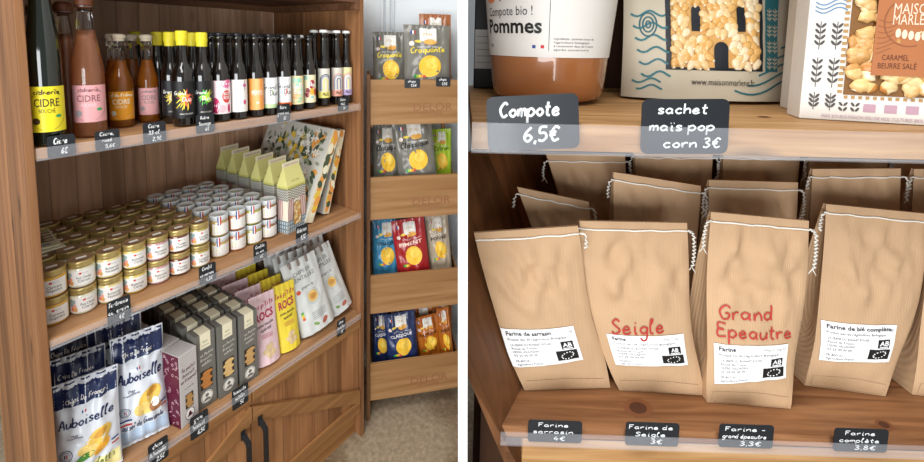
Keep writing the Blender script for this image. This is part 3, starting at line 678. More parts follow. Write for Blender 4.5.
BR = [('D9A63A', False, ('Carotte', 'Gingembre')), ('E0DDC4', False, ('Pois Chiche', 'Citron')), ('DCC98A', False, ('Butternut', 'Noisette')), ('D9C26A', False, ('Butternut', 'Curry')),
      ('C79A9E', False, ('Betterave', 'Cumin')), ('6E3B2C', False, ('Tomate', 'Basilic')), ('B9A65A', False, ('Courgette', 'Menthe'))]
WH = [('B99A5E', True, ()), ('B5744A', True, ()), ('A9A24C', True, ()), ('8E6A44', True, ())]
JH = .0645
for j in range(5):
    for i in range(7):
        x = .0268+.0513*i-(.012*j if i > 1 else .004*j)+.0005; y = .0785+.0765*j
        if j and i == 0: x = .0268
        for lev in (0, 1):
            if lev == 0 and j > 1 and i not in (0,): pass
            jar_at(BR[i], x, y, Z2+JH*lev, radians(-14+random.uniform(-9, 9)), 'gold-lidded spread jar, %s tier, %s column from the left, %s row back' % (('lower', 'upper')[lev], ORD[i], ORD[j]), 'gold-lidded spread jars stacked two high')
for j in range(5):
    for i in range(4):
        x = .3960+.0518*i-.0130*j; y = .0900+.0760*j
        if i == 0: x -= .0000
        for lev in (0, 1):
            jar_at(WH[i], x, y, Z2+JH*lev, radians(-8+random.uniform(-7, 7)), 'white-lidded jar with a tricolour seal, %s tier, %s column from the left, %s row back' % (('lower', 'upper')[lev], ORD[i], ORD[j]), 'white-lidded jars stacked two high')
# leaflets lying on the jar lids
zl = Z2+JH*2
for k, lb in enumerate(('printed leaflet with cream edges lying under another on the gold jar lids', 'top leaflet with a food photograph lying on the gold jar lids')):
    r = thing('leaflet', lb, 'leaflet', (.034, .238+.014*k, zl+.0006+.0040*k), radians(4-7*k), 'leaflets on the jar lids')
    m = MB().box(-.032, .034, -.070, .070, 0, .0034, mat('D9D6BC', .5), .0006)
    f = flat((0, 0, .0034), (1, 0, 0), (0, 1, 0), (0, 0, 1))
    m.rect(f, -.028, .030, -.035, .040, mat('6F6248', .5)); 
    for i in range(9): m.ell(f, -.020+.021*(i % 3), -.022+.022*(i//3), .009, .009, mat(('B99C5A', '4E4A3A', 'C7BFA8')[i % 3], .5), off=.0006, n=10)
    m.rect(f, -.028, .030, .045, .062, mat('A8B56A', .5)); m.rect(f, -.024, .020, -.058, -.045, mat('8A9AA2', .5)); m.build('cover', r)

# ------------------------------------------------------------------ gabled cartons of popcorn
def carton():
    r = thing('gabled_carton', 'x', 'carton', (0, 0, 0)); w, d, he, hr = .082, .046, .160, .222
    PALE = mat('E9E3CF', .5); LIME = mat('C9C66A', .5); PINK = mat('B0707A', .5); SL = mat('6F8494', .5); NAVY = mat('3C4A5C', .5)
    m = MB().box(-w/2, w/2, -d/2, d/2, 0, he, PALE, .0008)
    for f, ww in ((flat((0, -d/2, 0), (1, 0, 0), (0, 0, 1), (0, -1, 0)), w), (flat((-w/2, 0, 0), (0, -1, 0), (0, 0, 1), (-1, 0, 0)), d)):
        h2 = ww/2-.0005
        m.rect(f, -h2, h2, .150, he, LIME)
        for k in range(5):                                            # waves
            z = .150-.0085*k; m.ribbon(f, [(-h2+2*h2*i/20, z+.0035*sin(i*1.6)-.0002) for i in range(21)], .0030, NAVY, .0006)
        for k in range(5):                                            # curtain stripes
            x = -h2+.003+.0042*k
            m.ribbon(f, [(x, .045), (x+.001*k, .080), (x*.9+.002, .116)], .0028, PINK if k % 2 == 0 else mat('E3C4C2', .5), .0009)
            if ww > .05: m.ribbon(f, [(-x, .045), (-x-.001*k, .080), (-x*.9-.002, .116)], .0028, PINK if k % 2 == 0 else mat('E3C4C2', .5), .0009)
        m.rect(f, -h2, h2, .002, .044, SL, .0004)                      # battlements
        n = int(ww/.0085)
        for k in range(n):
            for q in range(3): m.rect(f, -h2+.002+k*(2*h2/n), -h2+.0065+k*(2*h2/n), .004+.0135*q, .013+.0135*q, mat('CFD6D6', .5), .0006)
    m.build('carton_body', r)
    f = flat((0, -d/2, 0), (1, 0, 0), (0, 0, 1), (0, -1, 0)); m = MB()
    m.rect(f, -.017, .019, .022, .085, mat('3A3A40', .5), .0008); m.ell(f, .001, .085, .018, .020, mat('3A3A40', .5), .0008, a0=0, a1=pi)
    PC = granular('popcorn_small', 'E8CE8A', 'C98F3A', 'F0E0B8', 130)
    m.rect(f, -.015, .017, .024, .085, PC, .0012); m.ell(f, .001, .085, .016, .018, PC, .0012, a0=0, a1=pi)
    m.build('window', r, 'arched window showing popcorn')
    m = MB(); LM = mat('DDD98C', .5)                                   # gable roof
    y0 = d/2
    vs = [(-w/2, -y0, he), (w/2, -y0, he), (w/2, y0, he), (-w/2, y0, he), (-w/2+.006, -.002, hr), (w/2-.006, -.002, hr), (w/2-.006, .002, hr), (-w/2+.006, .002, hr)]
    m.add(vs, [(0, 1, 5, 4), (1, 2, 6, 5), (2, 3, 7, 6), (3, 0, 4, 7), (4, 5, 6, 7)], LM)
    m.add([(-w/2+.004, -.0015, hr-.002), (w/2-.004, -.0015, hr-.002), (w/2-.004, .0015, hr-.002), (-w/2+.004, .0015, hr-.002), (-w/2+.004, -.0015, hr+.016), (w/2-.004, -.0015, hr+.016), (w/2-.004, .0015, hr+.016), (-w/2+.004, .0015, hr+.016)],
          [(0, 1, 5, 4), (1, 2, 6, 5), (2, 3, 7, 6), (3, 0, 4, 7), (4, 5, 6, 7)], mat('E6E0C2', .5))
    fr = flat((0, -.0015, hr), (1, 0, 0), (0, 0, 1), (0, -1, 0)); m.text(fr, 'MAISON MARLENE', 0, .003, .008, PINK, width=.06)
    sl = Vector((0, y0, hr-he)).normalized(); fg = flat((0, -y0, he), (1, 0, 0), sl, Vector((0, -sl.z, sl.y))); m.text(fg, 'POP CORN', 0, .012, .010, mat('8A8A4A', .5), width=.034)
    m.build('gable_top', r, 'folded lime gable top')
    return r
c0 = carton()
for k in range(6):
    o = c0 if k == 0 else copy_tree(c0)
    place(o, (.630-.004*k, .078+.073*k, Z2), radians(12), label='lime-topped gabled popcorn carton, %s in the queue from the front' % ORD[k] if k else 'front gabled popcorn carton with its arched window in full view', group='gabled popcorn cartons in a queue')

# ------------------------------------------------------------------ lemon-print gift boxes leaning on the right side panel
def gift(L, h, t, seed):
    r = thing('gift_box', 'x', 'gift box', (0, 0, 0)); rr = random.Random(seed)
    BASE = mat('C9C7BF', .5); LEAF = mat('47553F', .5); LEAF2 = mat('8D957E', .5); LEM = mat('E3BE45', .5); OR = mat('E09A4A', .5); PET = mat('E7E5DC', .5); ST = mat('8A8272', .5)
    m = MB().box(-t, 0, 0, L, 0, h, BASE, .002)
    fs = [(flat((-t, L, 0), (0, -1, 0), (0, 0, 1), (-1, 0, 0)), L, h, 280), (flat((-t, 0, 0), (1, 0, 0), (0, 0, 1), (0, -1, 0)), t, h, 26), (flat((-t, 0, h), (1, 0, 0), (0, 1, 0), (0, 0, 1)), t, L, 14)]
    for f, ww, hh, n in fs:
        if n != 280: m.rect(f, .001, ww-.001, .001, hh-.001, mat('DCD2B4', .5), .0004)
        for i in range(n):
            x, y = rr.uniform(.06, .94)*ww, rr.uniform(.05, .95)*hh; a = rr.uniform(0, pi); q = min(1, ww/.09)
            if n == 280:
                kind = i % 6
                m.ribbon(f, [(x-.02*cos(a), y-.02*sin(a)), (x, y+.003), (x+.02*cos(a), y+.02*sin(a))], .0012, ST, .0004) if .03 < x < ww-.03 and .03 < y < hh-.03 else None
                rx, ry, c = ((.018, .008, LEAF), (.015, .0065, LEAF), (.013, .006, LEAF2), (.016, .011, LEM), (.013, .007, PET), (.012, .006, LEAF2))[kind]
                if x > ww*.75 and kind in (3, 4): c = OR; 
                x = min(max(x, rx), ww-rx); y = min(max(y, rx), hh-rx)
                m.ell(f, x, y, rx, ry, c, .0005+.000006*i, 10, a, 1)
                if kind == 4:
                    for b in range(4): m.ell(f, min(max(x, .02), ww-.02)+.007*cos(b*1.57), min(max(y, .02), hh-.02)+.007*sin(b*1.57), .007, .004, PET, .0024, 8, b*1.57, 1)
            else:
                c = (OR, LEM, OR, LEAF, mat('E8E2C8', .5))[i % 5]; m.ell(f, ww*rr.uniform(.35, .65), y, ww*.3, .012+.01*rr.random(), c, .0006+.00005*i, 10, rr.uniform(-.4, .4), 1)
    m.build('printed_box', r)
    return r
g = gift(.40, .335, .034, 3); place(g, (.698, .058, Z2+.0005), 0, roll=radians(22), label='lemon-print gift box leaning in front of a second one', group='lemon-print gift boxes')
g = gift(.40, .315, .028, 9); place(g, (.785, .080, Z2+.0005), 0, roll=radians(14.5), label='lemon-print gift box nearest the right side panel', group='lemon-print gift boxes')

# ------------------------------------------------------------------ bottom shelf: narrow boxes
def tall_box(w, d, h, kind):
    r = thing('biscuit_box', 'x', 'biscuit box', (0, 0, 0)); m = MB()
    fr = flat((-w/2, -d/2, 0), (1, 0, 0), (0, 0, 1), (0, -1, 0)); lf = flat((-w/2, d/2, 0), (0, -1, 0), (0, 0, 1), (-1, 0, 0)); tp = flat((-w/2, -d/2, h), (1, 0, 0), (0, 1, 0), (0, 0, 1))
    if kind == 'maroon':
        PA = mat('CBC6C4', .5); MR = mat('5B1230', .5); PK = mat('D9B7BE', .5)
        m.box(-w/2, w/2, -d/2, d/2, 0, h, PA, .0008); m.rect(lf, 0.0005, d-.0005, .0005, h-.0005, MR, .0004)
        rr = random.Random(5)
        for i in range(34):
            x, y = rr.uniform(.1, .9)*d, rr.uniform(.04, .96)*h; a = rr.uniform(0, pi)
            if i % 3 == 0: m.ring(lf, x, y, .0042, .0042, .0014, PK, n=8, off=.0007)
            else: m.ribbon(lf, [(min(max(x+.006*t*cos(a), .002), d-.002), y+.006*t*sin(a)+.002*cos(3*t)) for t in (-1, -.5, 0, .5, 1)], .0016, PK, .0007)
        for i in range(26): m.ribbon(fr, [(.002+(w-.004)*k/8, .004+.0078*i+.0014*(k % 2)) for k in range(9)], .0011, mat('B3ACAC', .5), .0005)
        for i in range(12): m.ribbon(tp, [(.002+(w-.004)*k/8, .004+(d-.008)*i/11+.002*(k % 2)) for k in range(9)], .0011, mat('9A9598', .5), .0005)
        for i, t in enumerate(('le petit', 'biscuit', 'artisanal')): m.hand(fr, t, w*.5, h*(.76-.075*i), .0048, MR, .0011, off=.0009)
        m.text(fr, 'recette de', w*.5, h*.50, .006, INK, width=w*.5); m.ell(fr, w*.5, h*.13, .013, .016, mat('F0EEEA', .5), .0008); m.ring(fr, w*.5, h*.13, .013, .016, .0012, MR, off=.0010); m.ell(fr, w*.5, h*.14, .004, .005, MR, .0011); m.ell(fr, w*.5, h*.10, .008, .006, MR, .0011, a0=0, a1=pi)
        m.build('box_body', r)
        q = MB(); q.rect(fr, w*.28, w*.72, h*.22, h*.42, mat('2E241C', .3), .0007)
        for i in range(4): q.ell(fr, w*.5+.002*(-1)**i, h*(.255+.045*i), w*.19, h*.028, mat('B98D55', .6, vary=.2, vscale=200), .0010+.0003*i)
        q.build('window', r, 'window showing biscuits')
    else:
        DK = mat('6C6A64', .55); m.box(-w/2, w/2, -d/2, d/2, 0, h, DK, .0008); LT = mat('D8D4CA', .5)
        for i, t in enumerate(('Les Petits', 'Biscuits', 'sabl\u00e9s')): m.hand(fr, t, w*.52, h*(.70-.062*i), .0040, LT, .0010, off=.0007, slope=.08)
        m.ell(fr, w*.5, h*.135, w*.30, w*.33, mat('E6E3DA', .5), .0006, n=20); m.ring(fr, w*.5, h*.135, w*.27, w*.30, .0012, DK, off=.0008); m.ell(fr, w*.5, h*.155, w*.09, w*.10, DK, .0009); m.ell(fr, w*.5, h*.085, w*.17, w*.15, DK, .0009, a0=0, a1=pi)
        m.build('box_body', r)
        q = MB(); q.rect(fr, w*.2, w*.8, h*.25, h*.50, mat('2A2420', .3), .0006)
        cc = {'dark': 'B5763A', 'pale': 'D6B275', 'star': 'C49A62'}[kind]
        for i in range(5): q.ell(fr, w*(.5+.05*(-1)**i), h*(.285+.045*i), w*.25, h*.030, mat(cc, .6, vary=.25, vscale=160), .0009+.0003*i)
        q.build('window', r, 'window showing biscuits')
        q = MB(); q.box(-w*.26, w*.26, -d/2-.0010, -d/2-.0004, h*.80, h+.0008, CREAM).box(-w*.26, w*.26, -d/2-.0010, d*.30, h+.0002, h+.0010, CREAM)
        fo = flat((-w/2, -d/2-.0010, 0), (1, 0, 0), (0, 0, 1), (0, -1, 0)); q.text(fo, 'BIO', w*.5, h*.88, .008, mat('6A8A4A', .5), off=.0003); q.rect(fo, w*.32, w*.68, h*.835, h*.842, GREYINK, .0003); q.build('label', r, 'cream folded label')
    return r
b0 = tall_box(.050, .062, .206, 'maroon')
for k in range(4):
    o = b0 if k == 0 else copy_tree(b0)
    place(o, (.260-.014*k, .042+.068*k, Z3), radians(14), label=('front' if k == 0 else ORD[k] + ' in line')+' tall biscuit box with a maroon side and a pale striped front', group='maroon-sided biscuit boxes')
for ci, (x, kind) in enumerate(((.318, 'dark'), (.378, 'pale'), (.438, 'star'))):
    g0 = None
    for k in range(5):
        o = g0 = tall_box(.054, .046, .222, kind) if k == 0 else None or copy_tree(g0)
        place(o, (x+.001*random.uniform(-1, 1)-.004*k, .052-.006*ci+.066*k, Z3), radians(2), label='tall dark grey biscuit box, %s column of the three, %s from the front' % (('left', 'middle', 'right')[ci], ORD[k]), group='dark grey biscuit boxes in three columns')

# ------------------------------------------------------------------ bags and pouches
def bag_surface(w, h, d, stand_up=False, seal=.045, amp=.0025, seed=0, taper=0.0):
    def F_(side):
        def f(u, v, off=0.0):
            uu, vv = min(max(u, 0), 1), min(max(v, 0), 1)
            pv = (max(0, (1-vv/(1-seal)))**.55 if vv < 1-seal else 0) if stand_up else (sin(pi*min(max((vv-seal*.6)/(1-1.6*seal), 0), 1)))**.55
            pu = sin(pi*uu)**.55 if 0 < uu < 1 else 0
            if stand_up: pv = pv*(1-.25*vv)
            y = d/2*pu*pv
            if amp:
                e = min(1, 6*uu, 6*(1-uu)); y += amp*e*noise.noise(Vector((uu*6+seed*3.1, vv*8, side*2.0)))*2.0*(.35+pv)
                if vv > .75 or (vv < .2 and not stand_up): y += amp*.8*e*sin(uu*26+seed)*(1 if vv > .5 else .6)
            x = (u-.5)*w*(1-taper*vv)*(1-.03*sin(pi*vv))
            return Vector((x, side*(y+.0006+off), v*h))
        return f
    return F_
DIM = {}
def soft_bag(name, w, h, d, body, printing, back=None, stand_up=False, amp=.0025, seed=0, taper=0.0, seal=.045, part='bag_body'):
    r = thing(name, 'x', 'bag', (0, 0, 0)); DIM[r.name] = (w, d if stand_up else .004); S = bag_surface(w, h, d, stand_up, seal, amp, seed, taper)
    f, b = S(-1), S(1); m = MB(); nu, nv = 26, 34
    m.grid(lambda u, v: f(u, v), nu, nv, body); m.grid(lambda u, v: b(u, v), nu, nv, back or body, True, True)
    for u in (0, 1): m.grid(lambda a, v: f(u, v).lerp(b(u, v), a), 1, nv, body, False)
    for v in (0, 1): m.grid(lambda a, c: f(a, v).lerp(b(a, v), c), nu, 1, body, False)
    m.build(part, r)
    q = MB(); P = lambda s, t, off=0.0: f(s/w+.5, t/h, off); printing(q, P, w, h); q.build('printed_front', r)
    return r
def fill(q, P, x0, x1, y0, y1, m, off=.0006): q.rect(P, x0, x1, y0, y1, m, off, max(1, int(abs(x1-x0)/.006)), max(1, int(abs(y1-y0)/.006)), True)
NAVY = mat('1B2A55', .3, coat=.2); FILM = mat('DDE3EC', .28, coat=.3)
def auboiselle(q, P, w, h, blue=False):
    fill(q, P, -w*.48, w*.48, h*.775, h*.985, NAVY); q.hand(P, 'Chips De France', 0, h*.81, h*.022, WHITE, h*.006, width=w*.6, off=.0012)
    for i, c in enumerate((BLUE, WHITE, RED)): q.ell(P, -w*.05+w*.022*i, h*.70+.004*(i % 2), w*.011, h*.016, mat(('24408E', 'F4F4F4', 'C62B2B')[i], .5), .0010, n=8)
    q.hand(P, 'Auboiselle', 0, h*.585, h*.048, mat('1B2A55', .5), h*.0125, width=w*.82, off=.0011)
    for i in range(2): q.hand(P, ('Chips', 'croustillante')[i], -w*.18, h*(.50-.028*i), h*.010, NAVY, h*.0028, off=.001)
    CH = mat('E9C25A', .5, vary=.15, vscale=60)
    q.ell(P, w*.16, h*.40, w*.25, h*.075, CH, .0009, 18, .7, 3); q.ell(P, w*.04, h*.31, w*.20, h*.06, mat('F0D27E', .5, vary=.12, vscale=60), .0013, 18, -.3, 3); q.ell(P, w*.2, h*.44, w*.12, h*.03, mat('D29A3A', .5), .0014, 14, .6, 2)
    if blue: q.ell(P, w*.25, h*.30, w*.12, h*.055, mat('A8764E', .6), .0016, 14); q.ell(P, w*.25, h*.335, w*.08, h*.04, WHITE, .0019, 14)
    else: q.ell(P, -w*.06, h*.26, w*.18, h*.03, mat('4E8A3A', .5), .0016, 14, .5); q.ell(P, w*.22, h*.30, w*.16, h*.04, mat('F2B13A', .5), .0016, 14, .9)
    q.ring(P, -w*.32, h*.335, w*.10, w*.10, w*.012, NAVY, .0010); q.ring(P, -w*.32, h*.335, w*.065, w*.065, w*.006, NAVY, .0010)
    fill(q, P, -w*.345, -w*.328, h*.32, h*.35, NAVY, .0011); fill(q, P, -w*.312, -w*.295, h*.32, h*.35, RED, .0011)
    for i, m in enumerate((mat('24408E', .5), WHITE, RED)): fill(q, P, -w*.44, -w*.2, h*(.245-.02*i), h*(.260-.02*i), m, .0010); fill(q, P, w*.36, w*.47, h*(.30-.02*i), h*(.315-.02*i), m, .0010)
    if blue: fill(q, P, -w*.48, w*.48, h*.02, h*.15, mat('B7CCE4', .35)); q.hand(P, 'au sel de Guerande', .0, h*.165, h*.028, NAVY, h*.006, width=w*.78, off=.0013)
    else: fill(q, P, -w*.48, w*.48, h*.02, h*.18, mat('EFE5A0', .35)); q.hand(P, 'la Ciboulette', .04*w, h*.12, h*.034, mat('5A7A3A', .5), h*.008, width=w*.7, off=.0013)
def bagplace(o, x, y, z, rot, lean, label, group, Fm=FL, roll=0.0):
    z += abs(sin(roll))*DIM[o.name][0]/2 + abs(sin(lean))*DIM[o.name][1]/2
    place(o, (x, y, z+.0008), rot, Fm, lean, roll, label, 'crisps bag', group)
AG = 'white and navy crisps bags on the bottom shelf'
bagplace(soft_bag('crisps_bag', .122, .232, .066, FILM, auboiselle, seed=1, amp=.005), .062, .044, Z3+.001, radians(-16), radians(-12), 'white crisps bag with a navy top, at the left end of the bottom shelf', AG, roll=radians(0))
bagplace(soft_bag('crisps_bag', .112, .272, .060, FILM, lambda q, P, w, h: auboiselle(q, P, w, h, True), seed=2, amp=.005), .174, .054, Z3+.001, radians(-14), radians(-13), 'white crisps bag with a pale blue foot beside the maroon boxes', AG)
bagplace(soft_bag('crisps_bag', .115, .255, .040, FILM, auboiselle, seed=3, amp=.005), .062, .110, Z3+.001, radians(-14), radians(-14), 'crisps bag just behind the leftmost white one, navy top showing', AG)
bagplace(soft_bag('crisps_bag', .116, .285, .040, FILM, auboiselle, seed=4, amp=.005), .150, .128, Z3+.001, radians(-12), radians(-14), 'crisps bag just behind the one with a pale blue foot', AG)
bagplace(soft_bag('crisps_bag', .115, .285, .034, mat('8C98A8', .3, metal=.3), auboiselle, seed=5), .066, .172, Z3+.001, radians(-10), radians(-15), 'third crisps bag back at the left end, silvery and crumpled', AG)
bagplace(soft_bag('crisps_bag', .116, .315, .034, FILM, auboiselle, seed=6), .142, .192, Z3+.001, radians(-10), radians(-15), 'third crisps bag back, deepest under the jar shelf', AG)
def rocs(colr, ink):
    def pr(q, P, w, h):
        I = mat(ink, .5); q.hand(P, "les p'tits", 0, h*.80, h*.035, I, h*.009, off=.001, slope=.1); q.text(P, 'ROCS', 0, h*.64, h*.16, I, .0011, bold=.03, width=w*.72, slope=.12)
        q.text(P, 'petits biscuits', 0, h*.55, h*.055, INK, .001, bold=.01, width=w*.66, slope=.08); q.text(P, 'ap\u00e9ritif', 0, h*.48, h*.06, INK, .001, bold=.01, width=w*.42, slope=.08)
        for i in range(3): q.rect(P, -w*.22, w*.24, h*(.42-.022*i), h*(.426-.022*i), I, .001, 6)
        CK = mat('D9BF94', .6, vary=.2, vscale=120)
        for x, y, a in ((.05, .24, .16), (-.10, .18, .13), (.16, .15, .14), (.02, .12, .12)): q.ell(P, x*w, y*h, a*w, a*w*.85, CK, .0010+.002*a, 12)
    return pr
PINKB = mat('E3C6CC', .45); YELB = mat('E6CE3F', .42)
for ci, (x, body, c, wd, n) in enumerate(((.512, PINKB, 'pink', .082, 4), (.591, YELB, 'yellow', .074, 5))):
    g0 = soft_bag('biscuit_pouch', wd, .218, .040, body, rocs(c, 'B0284C'), stand_up=True, amp=.0012, seed=7+ci, seal=.12)
    for k in range(n):
        o = g0 if k == 0 else copy_tree(g0)
        place(o, (x-.007*k, .042+.068*k, Z3+.0052), radians(-6), lean=radians(-11), label='%s pouch of small savoury biscuits, %s from the front' % (c, ORD[k]), cat='pouch', group='%s biscuit pouches queued on the bottom shelf' % c)
SIL = mat('CBCECC', .34, metal=.05, coat=.2); SILB = mat('8A8078', .4, metal=.2)
def lentil(q, P, w, h):
    I = mat('5A5F5E', .5); q.text(P, 'CHIPS DE', 0, h*.80, h*.07, I, .001, width=w*.5, slope=.05); q.text(P, 'LENTILLES', 0, h*.72, h*.075, I, .001, width=w*.62, slope=.05)
    q.ell(P, -w*.26, h*.58, w*.06, w*.06, mat('C2502E', .5), .001); q.hand(P, 'paprika', .02*w, h*.60, h*.022, I, h*.005, off=.001)
    q.ring(P, .08*w, h*.46, w*.2, h*.10, w*.012, mat('A9B8B0', .5), .001); q.ell(P, .08*w, h*.46, w*.15, h*.075, mat('D9B26A', .6, vary=.2, vscale=90), .0013); q.ell(P, .08*w, h*.46, w*.09, h*.04, mat('C08A40', .6, vary=.2, vscale=90), .0016)
    for i, c in enumerate(('2E9E50', '9CCB3B', 'F2D03A', 'EE9A32', 'D9412E')): q.rect(P, -w*.36, -w*.29, h*(.30-.022*i), h*(.32-.022*i), mat(c, .5), .001)
    for i in range(5): q.rect(P, -w*.1, w*.32, h*(.25-.022*i), h*(.256-.022*i), GREYINK, .001, 5)
    q.ell(P, .2*w, h*.09, w*.1, h*.03, mat('A85A4A', .5), .001, rot=.6); q.ell(P, -.05*w, h*.10, w*.08, h*.02, mat('7A9A5A', .5), .001, rot=-.5)
SG = 'silver lentil crisps bags on the bottom shelf'
def lent(x, y, rot, lean, lb, roll=0.0, w=.126, h=.262, body=SIL, sd=0): bagplace(soft_bag('crisps_bag', w, h, .050, body, lentil, back=SILB, stand_up=True, amp=.0022, seed=sd, seal=.1), x, y, Z3+.0005, rot, lean, lb, SG, roll=roll)
lent(.700, .036, radians(-14), radians(-13), 'silver lentil crisps bag beside the front yellow pouch', radians(-11), sd=11)
lent(.804, .050, radians(-14), radians(-13), 'silver lentil crisps bag nearest the right side panel, price tag at its foot', radians(-15), .112, .262, sd=12)
lent(.690, .108, radians(-12), radians(-14), 'silver lentil crisps bag second in line behind the yellow pouch side', radians(-5), sd=13)
lent(.792, .126, radians(-12), radians(-14), 'silver lentil crisps bag second in line at the right side panel', radians(-8), sd=14)
lent(.682, .180, radians(-10), radians(-14), 'silver lentil crisps bag third in line behind the yellow pouch side', radians(-2), sd=15)
lent(.780, .200, radians(-10), radians(-14), 'silver lentil crisps bag third in line at the right side panel', radians(-4), sd=16)
BRB = mat('7A6250', .4, metal=.15)
lent(.668, .250, radians(-10), radians(-13), 'brownish lentil crisps bag fourth in line behind the yellow pouch side', 0, .1, .262, BRB, 17)
lent(.776, .275, radians(-10), radians(-13), 'brownish lentil crisps bag fourth in line at the right side panel', 0, .1, .262, BRB, 18)

# ================================================================== CRATE RACK with crisps, against the white wall
RW, RD = .366, .20
rack = thing('crate_rack', 'upright wooden rack holding four stacked crates beside the cabinet', 'rack', (0, 0, 0), Fm=FK)
for y in (0.0, RD-.016): MB().box(-.004, .010, y, y+.016, 0, 1.440, WSIDE, .001).build('post', rack)
MB().box(.325, .339, RD-.008, RD+.008, 0, 1.440, WSIDE, .001).build('post', rack)
CT = [(1.245, 1.421), (.864, 1.035), (.471, .630), (.093, .252)]
CX = [.3635, .3715, .3795, .3870]
for z0, z1 in CT:
    MB().box(.0102, .0202, .016, RD-.009, z0-.013, z0-.0010, WBEAM).build('runner', rack)
    MB().box(.0102, .339, RD-.05, RD-.009, z0-.013, z0-.0010, WBEAM).build('runner', rack)
for k, (z0, z1) in enumerate(CT):
    c = thing('crate', '%s wooden crate of the rack, branded on its front board' % ('top', 'second highest', 'third highest', 'lowest')[k], 'crate', (0, 0, z0), group='wooden crates in the rack', Fm=FK)
    h = z1-z0; x0, x1 = .0110, CX[k]
    m = MB().box(x0, x1, -.006, .006, 0, h, WCRATE, .0012)
    f = flat((0, -.006, 0), (1, 0, 0), (0, 0, 1), (0, -1, 0)); BURN = mat('8A5A3C', .7)
    if k != 2: m.text(f, 'DELOR', .255, h*.30, .044, BURN, .0004, width=.155); m.text(f, 'DISTILLERIE', .25, h*.20, .014, BURN, .0004, width=.09)
    m.build('front_board', c)
    MB().box(x0, x1, .0062, RD-.02, .0, .010, WCRATE).build('bottom_board', c)
    for x in (x0, x1-.005): MB().box(x, x+.005, .0062, RD-.0205, .0102, h*.8, WCRATE).build('side_board', c)
    MB().box(x0, x1, RD-.0198, RD-.010, .0, h, WCRATE).build('back_board', c)
TG = 'black handwritten price tags on the top crate'
tag(['chips', '1,5\u20ac'], 404.5, 420, 79, 88, 'left black price tag on the rim of the top crate', TG, FK, -.0078)
tag(['chips', '1,5\u20ac'], 436, 450.5, 77, 86.5, 'right black price tag on the rim of the top crate', TG, FK, -.0078)
def crisp_print(title, tcol, base, grade=True, sub=''):
    def pr(q, P, w, h0):
        y0, h = h0*.40, h0*.60
        P0 = P; P = lambda s, t, off=0.0: P0(s, t+y0, off)
        fill(q, P, -w*.16, w*.20, h*.70, h*.94, mat('E4E2DC', .35), .0008); q.text(P, 'ETAL', .02*w, h*.80, h*.07, mat('B8963C', .5), .0011, width=w*.22)
        q.ell(P, .06*w, h*.69, w*.15, h*.05, mat('D9A24A', .5, vary=.15, vscale=70), .0012, 14); q.ell(P, -.2*w, h*.70, w*.08, h*.025, mat('E8CF5A', .5), .0012); q.ell(P, -.34*w, h*.66, w*.055, w*.055, mat('E9D9D2', .5), .0011)
        for i, m in enumerate((mat('24408E', .5), WHITE, RED)): fill(q, P, -w*.36+w*.035*i, -w*.325+w*.035*i, h*.83, h*.89, m, .0011)
        q.text(P, sub or 'CHIPS 100% TERROIR', .05*w, h*.585, h*.040, WHITE, .0012, width=w*.56)
        if title[1:].islower(): q.hand(P, title, .0, h*.49, h*.052, mat(tcol, .5), h*.017, width=w*.74, off=.0013, slope=.05)
        else: q.text(P, title, 0, h*.48, h*.10, mat(tcol, .5), .0013, bold=.02, width=w*.70, slope=.05)
        q.ell(P, .05*w, h*.26, w*.25, h*.19, mat('EDBE3A', .5, vary=.06, vscale=60), .0012, 18, .25, 3)
        q.ell(P, .09*w, h*.31, w*.14, h*.10, mat('F3D05A', .5), .0016, 14, .25)
        if grade:
            for i, c in enumerate(('2E9E50', '9CCB3B', 'F2D03A', 'EE9A32', 'D9412E')): fill(q, P, -w*.30+w*.05*i, -w*.255+w*.05*i, h*.06, h*.11, mat(c, .5), .0012)
    return pr
KGY, KBR, KLM, KBL, KRD, KTN, KNV, KOR = (mat(c, .3, coat=.25) for c in ('706E66', '9A5A2E', 'A9C72F', '3E86AE', '9E2226', 'B3A590', '20305C', 'B5651D'))
def rbag(u0, u1, v0, y, z0, body, title, tcol, label, lean=-8, roll=0, grade=True, rot=0, sd=0, group='crisps bags in the crate rack'):
    um = (u0+u1)/2
    yy = y+.02
    a, b = at_y(u0, v0+15, yy, FK), at_y(u1, v0+15, yy, FK); t = at_y(um, v0, yy, FK); a[0] = max(a[0], .020); b[0] = min(b[0], CX[int(np.argmin([abs(z0-q) for q in B]))]-.007)
    o = soft_bag('crisps_bag', b[0]-a[0], (t[2]-z0)/cos(radians(lean)), (.044 if y < .1 else .030), body, crisp_print(title, tcol, body, grade), seed=sd, amp=.004)
    bagplace(o, (a[0]+b[0])/2, y, z0, radians(rot), radians(lean), label, group, FK, radians(roll))
B = [z0+.0105 for z0, z1 in CT]
rbag(366.5, 406, 32, 0.074, B[0], KGY, 'Craquante', 'E8CF3A', 'grey crisps bag with yellow lettering at the left of the top crate', sd=21)
rbag(404, 451, 25, 0.032, B[0], KGY, 'Craquante', 'E8CF3A', 'grey crisps bag with yellow lettering at the right of the top crate', sd=22)
rbag(420, 459, 14, 0.131, B[0], KBR, 'Barbecue', 'F0E2C0', 'brown crisps bag standing behind the right grey one in the top crate', sd=23)
rbag(372, 401, 126, 0.074, B[1], KGY, 'Classique', '1E1E1E', 'grey crisps bag with black lettering at the left of the second highest crate', sd=24)
rbag(402, 441, 123, 0.032, B[1], KGY, 'Classique', '1E1E1E', 'grey crisps bag with black lettering leaning in the middle of the second highest crate', roll=-6, sd=25)
rbag(431, 462, 130, 0.131, B[1], KLM, 'Citron', '3A5A1A', 'lime green crisps bag at the right of the second highest crate', sd=26)
rbag(370, 400, 222, 0.074, B[2], KBL, 'VINAIGRE', '14202A', 'blue crisps bag at the left of the third highest crate', sd=27)
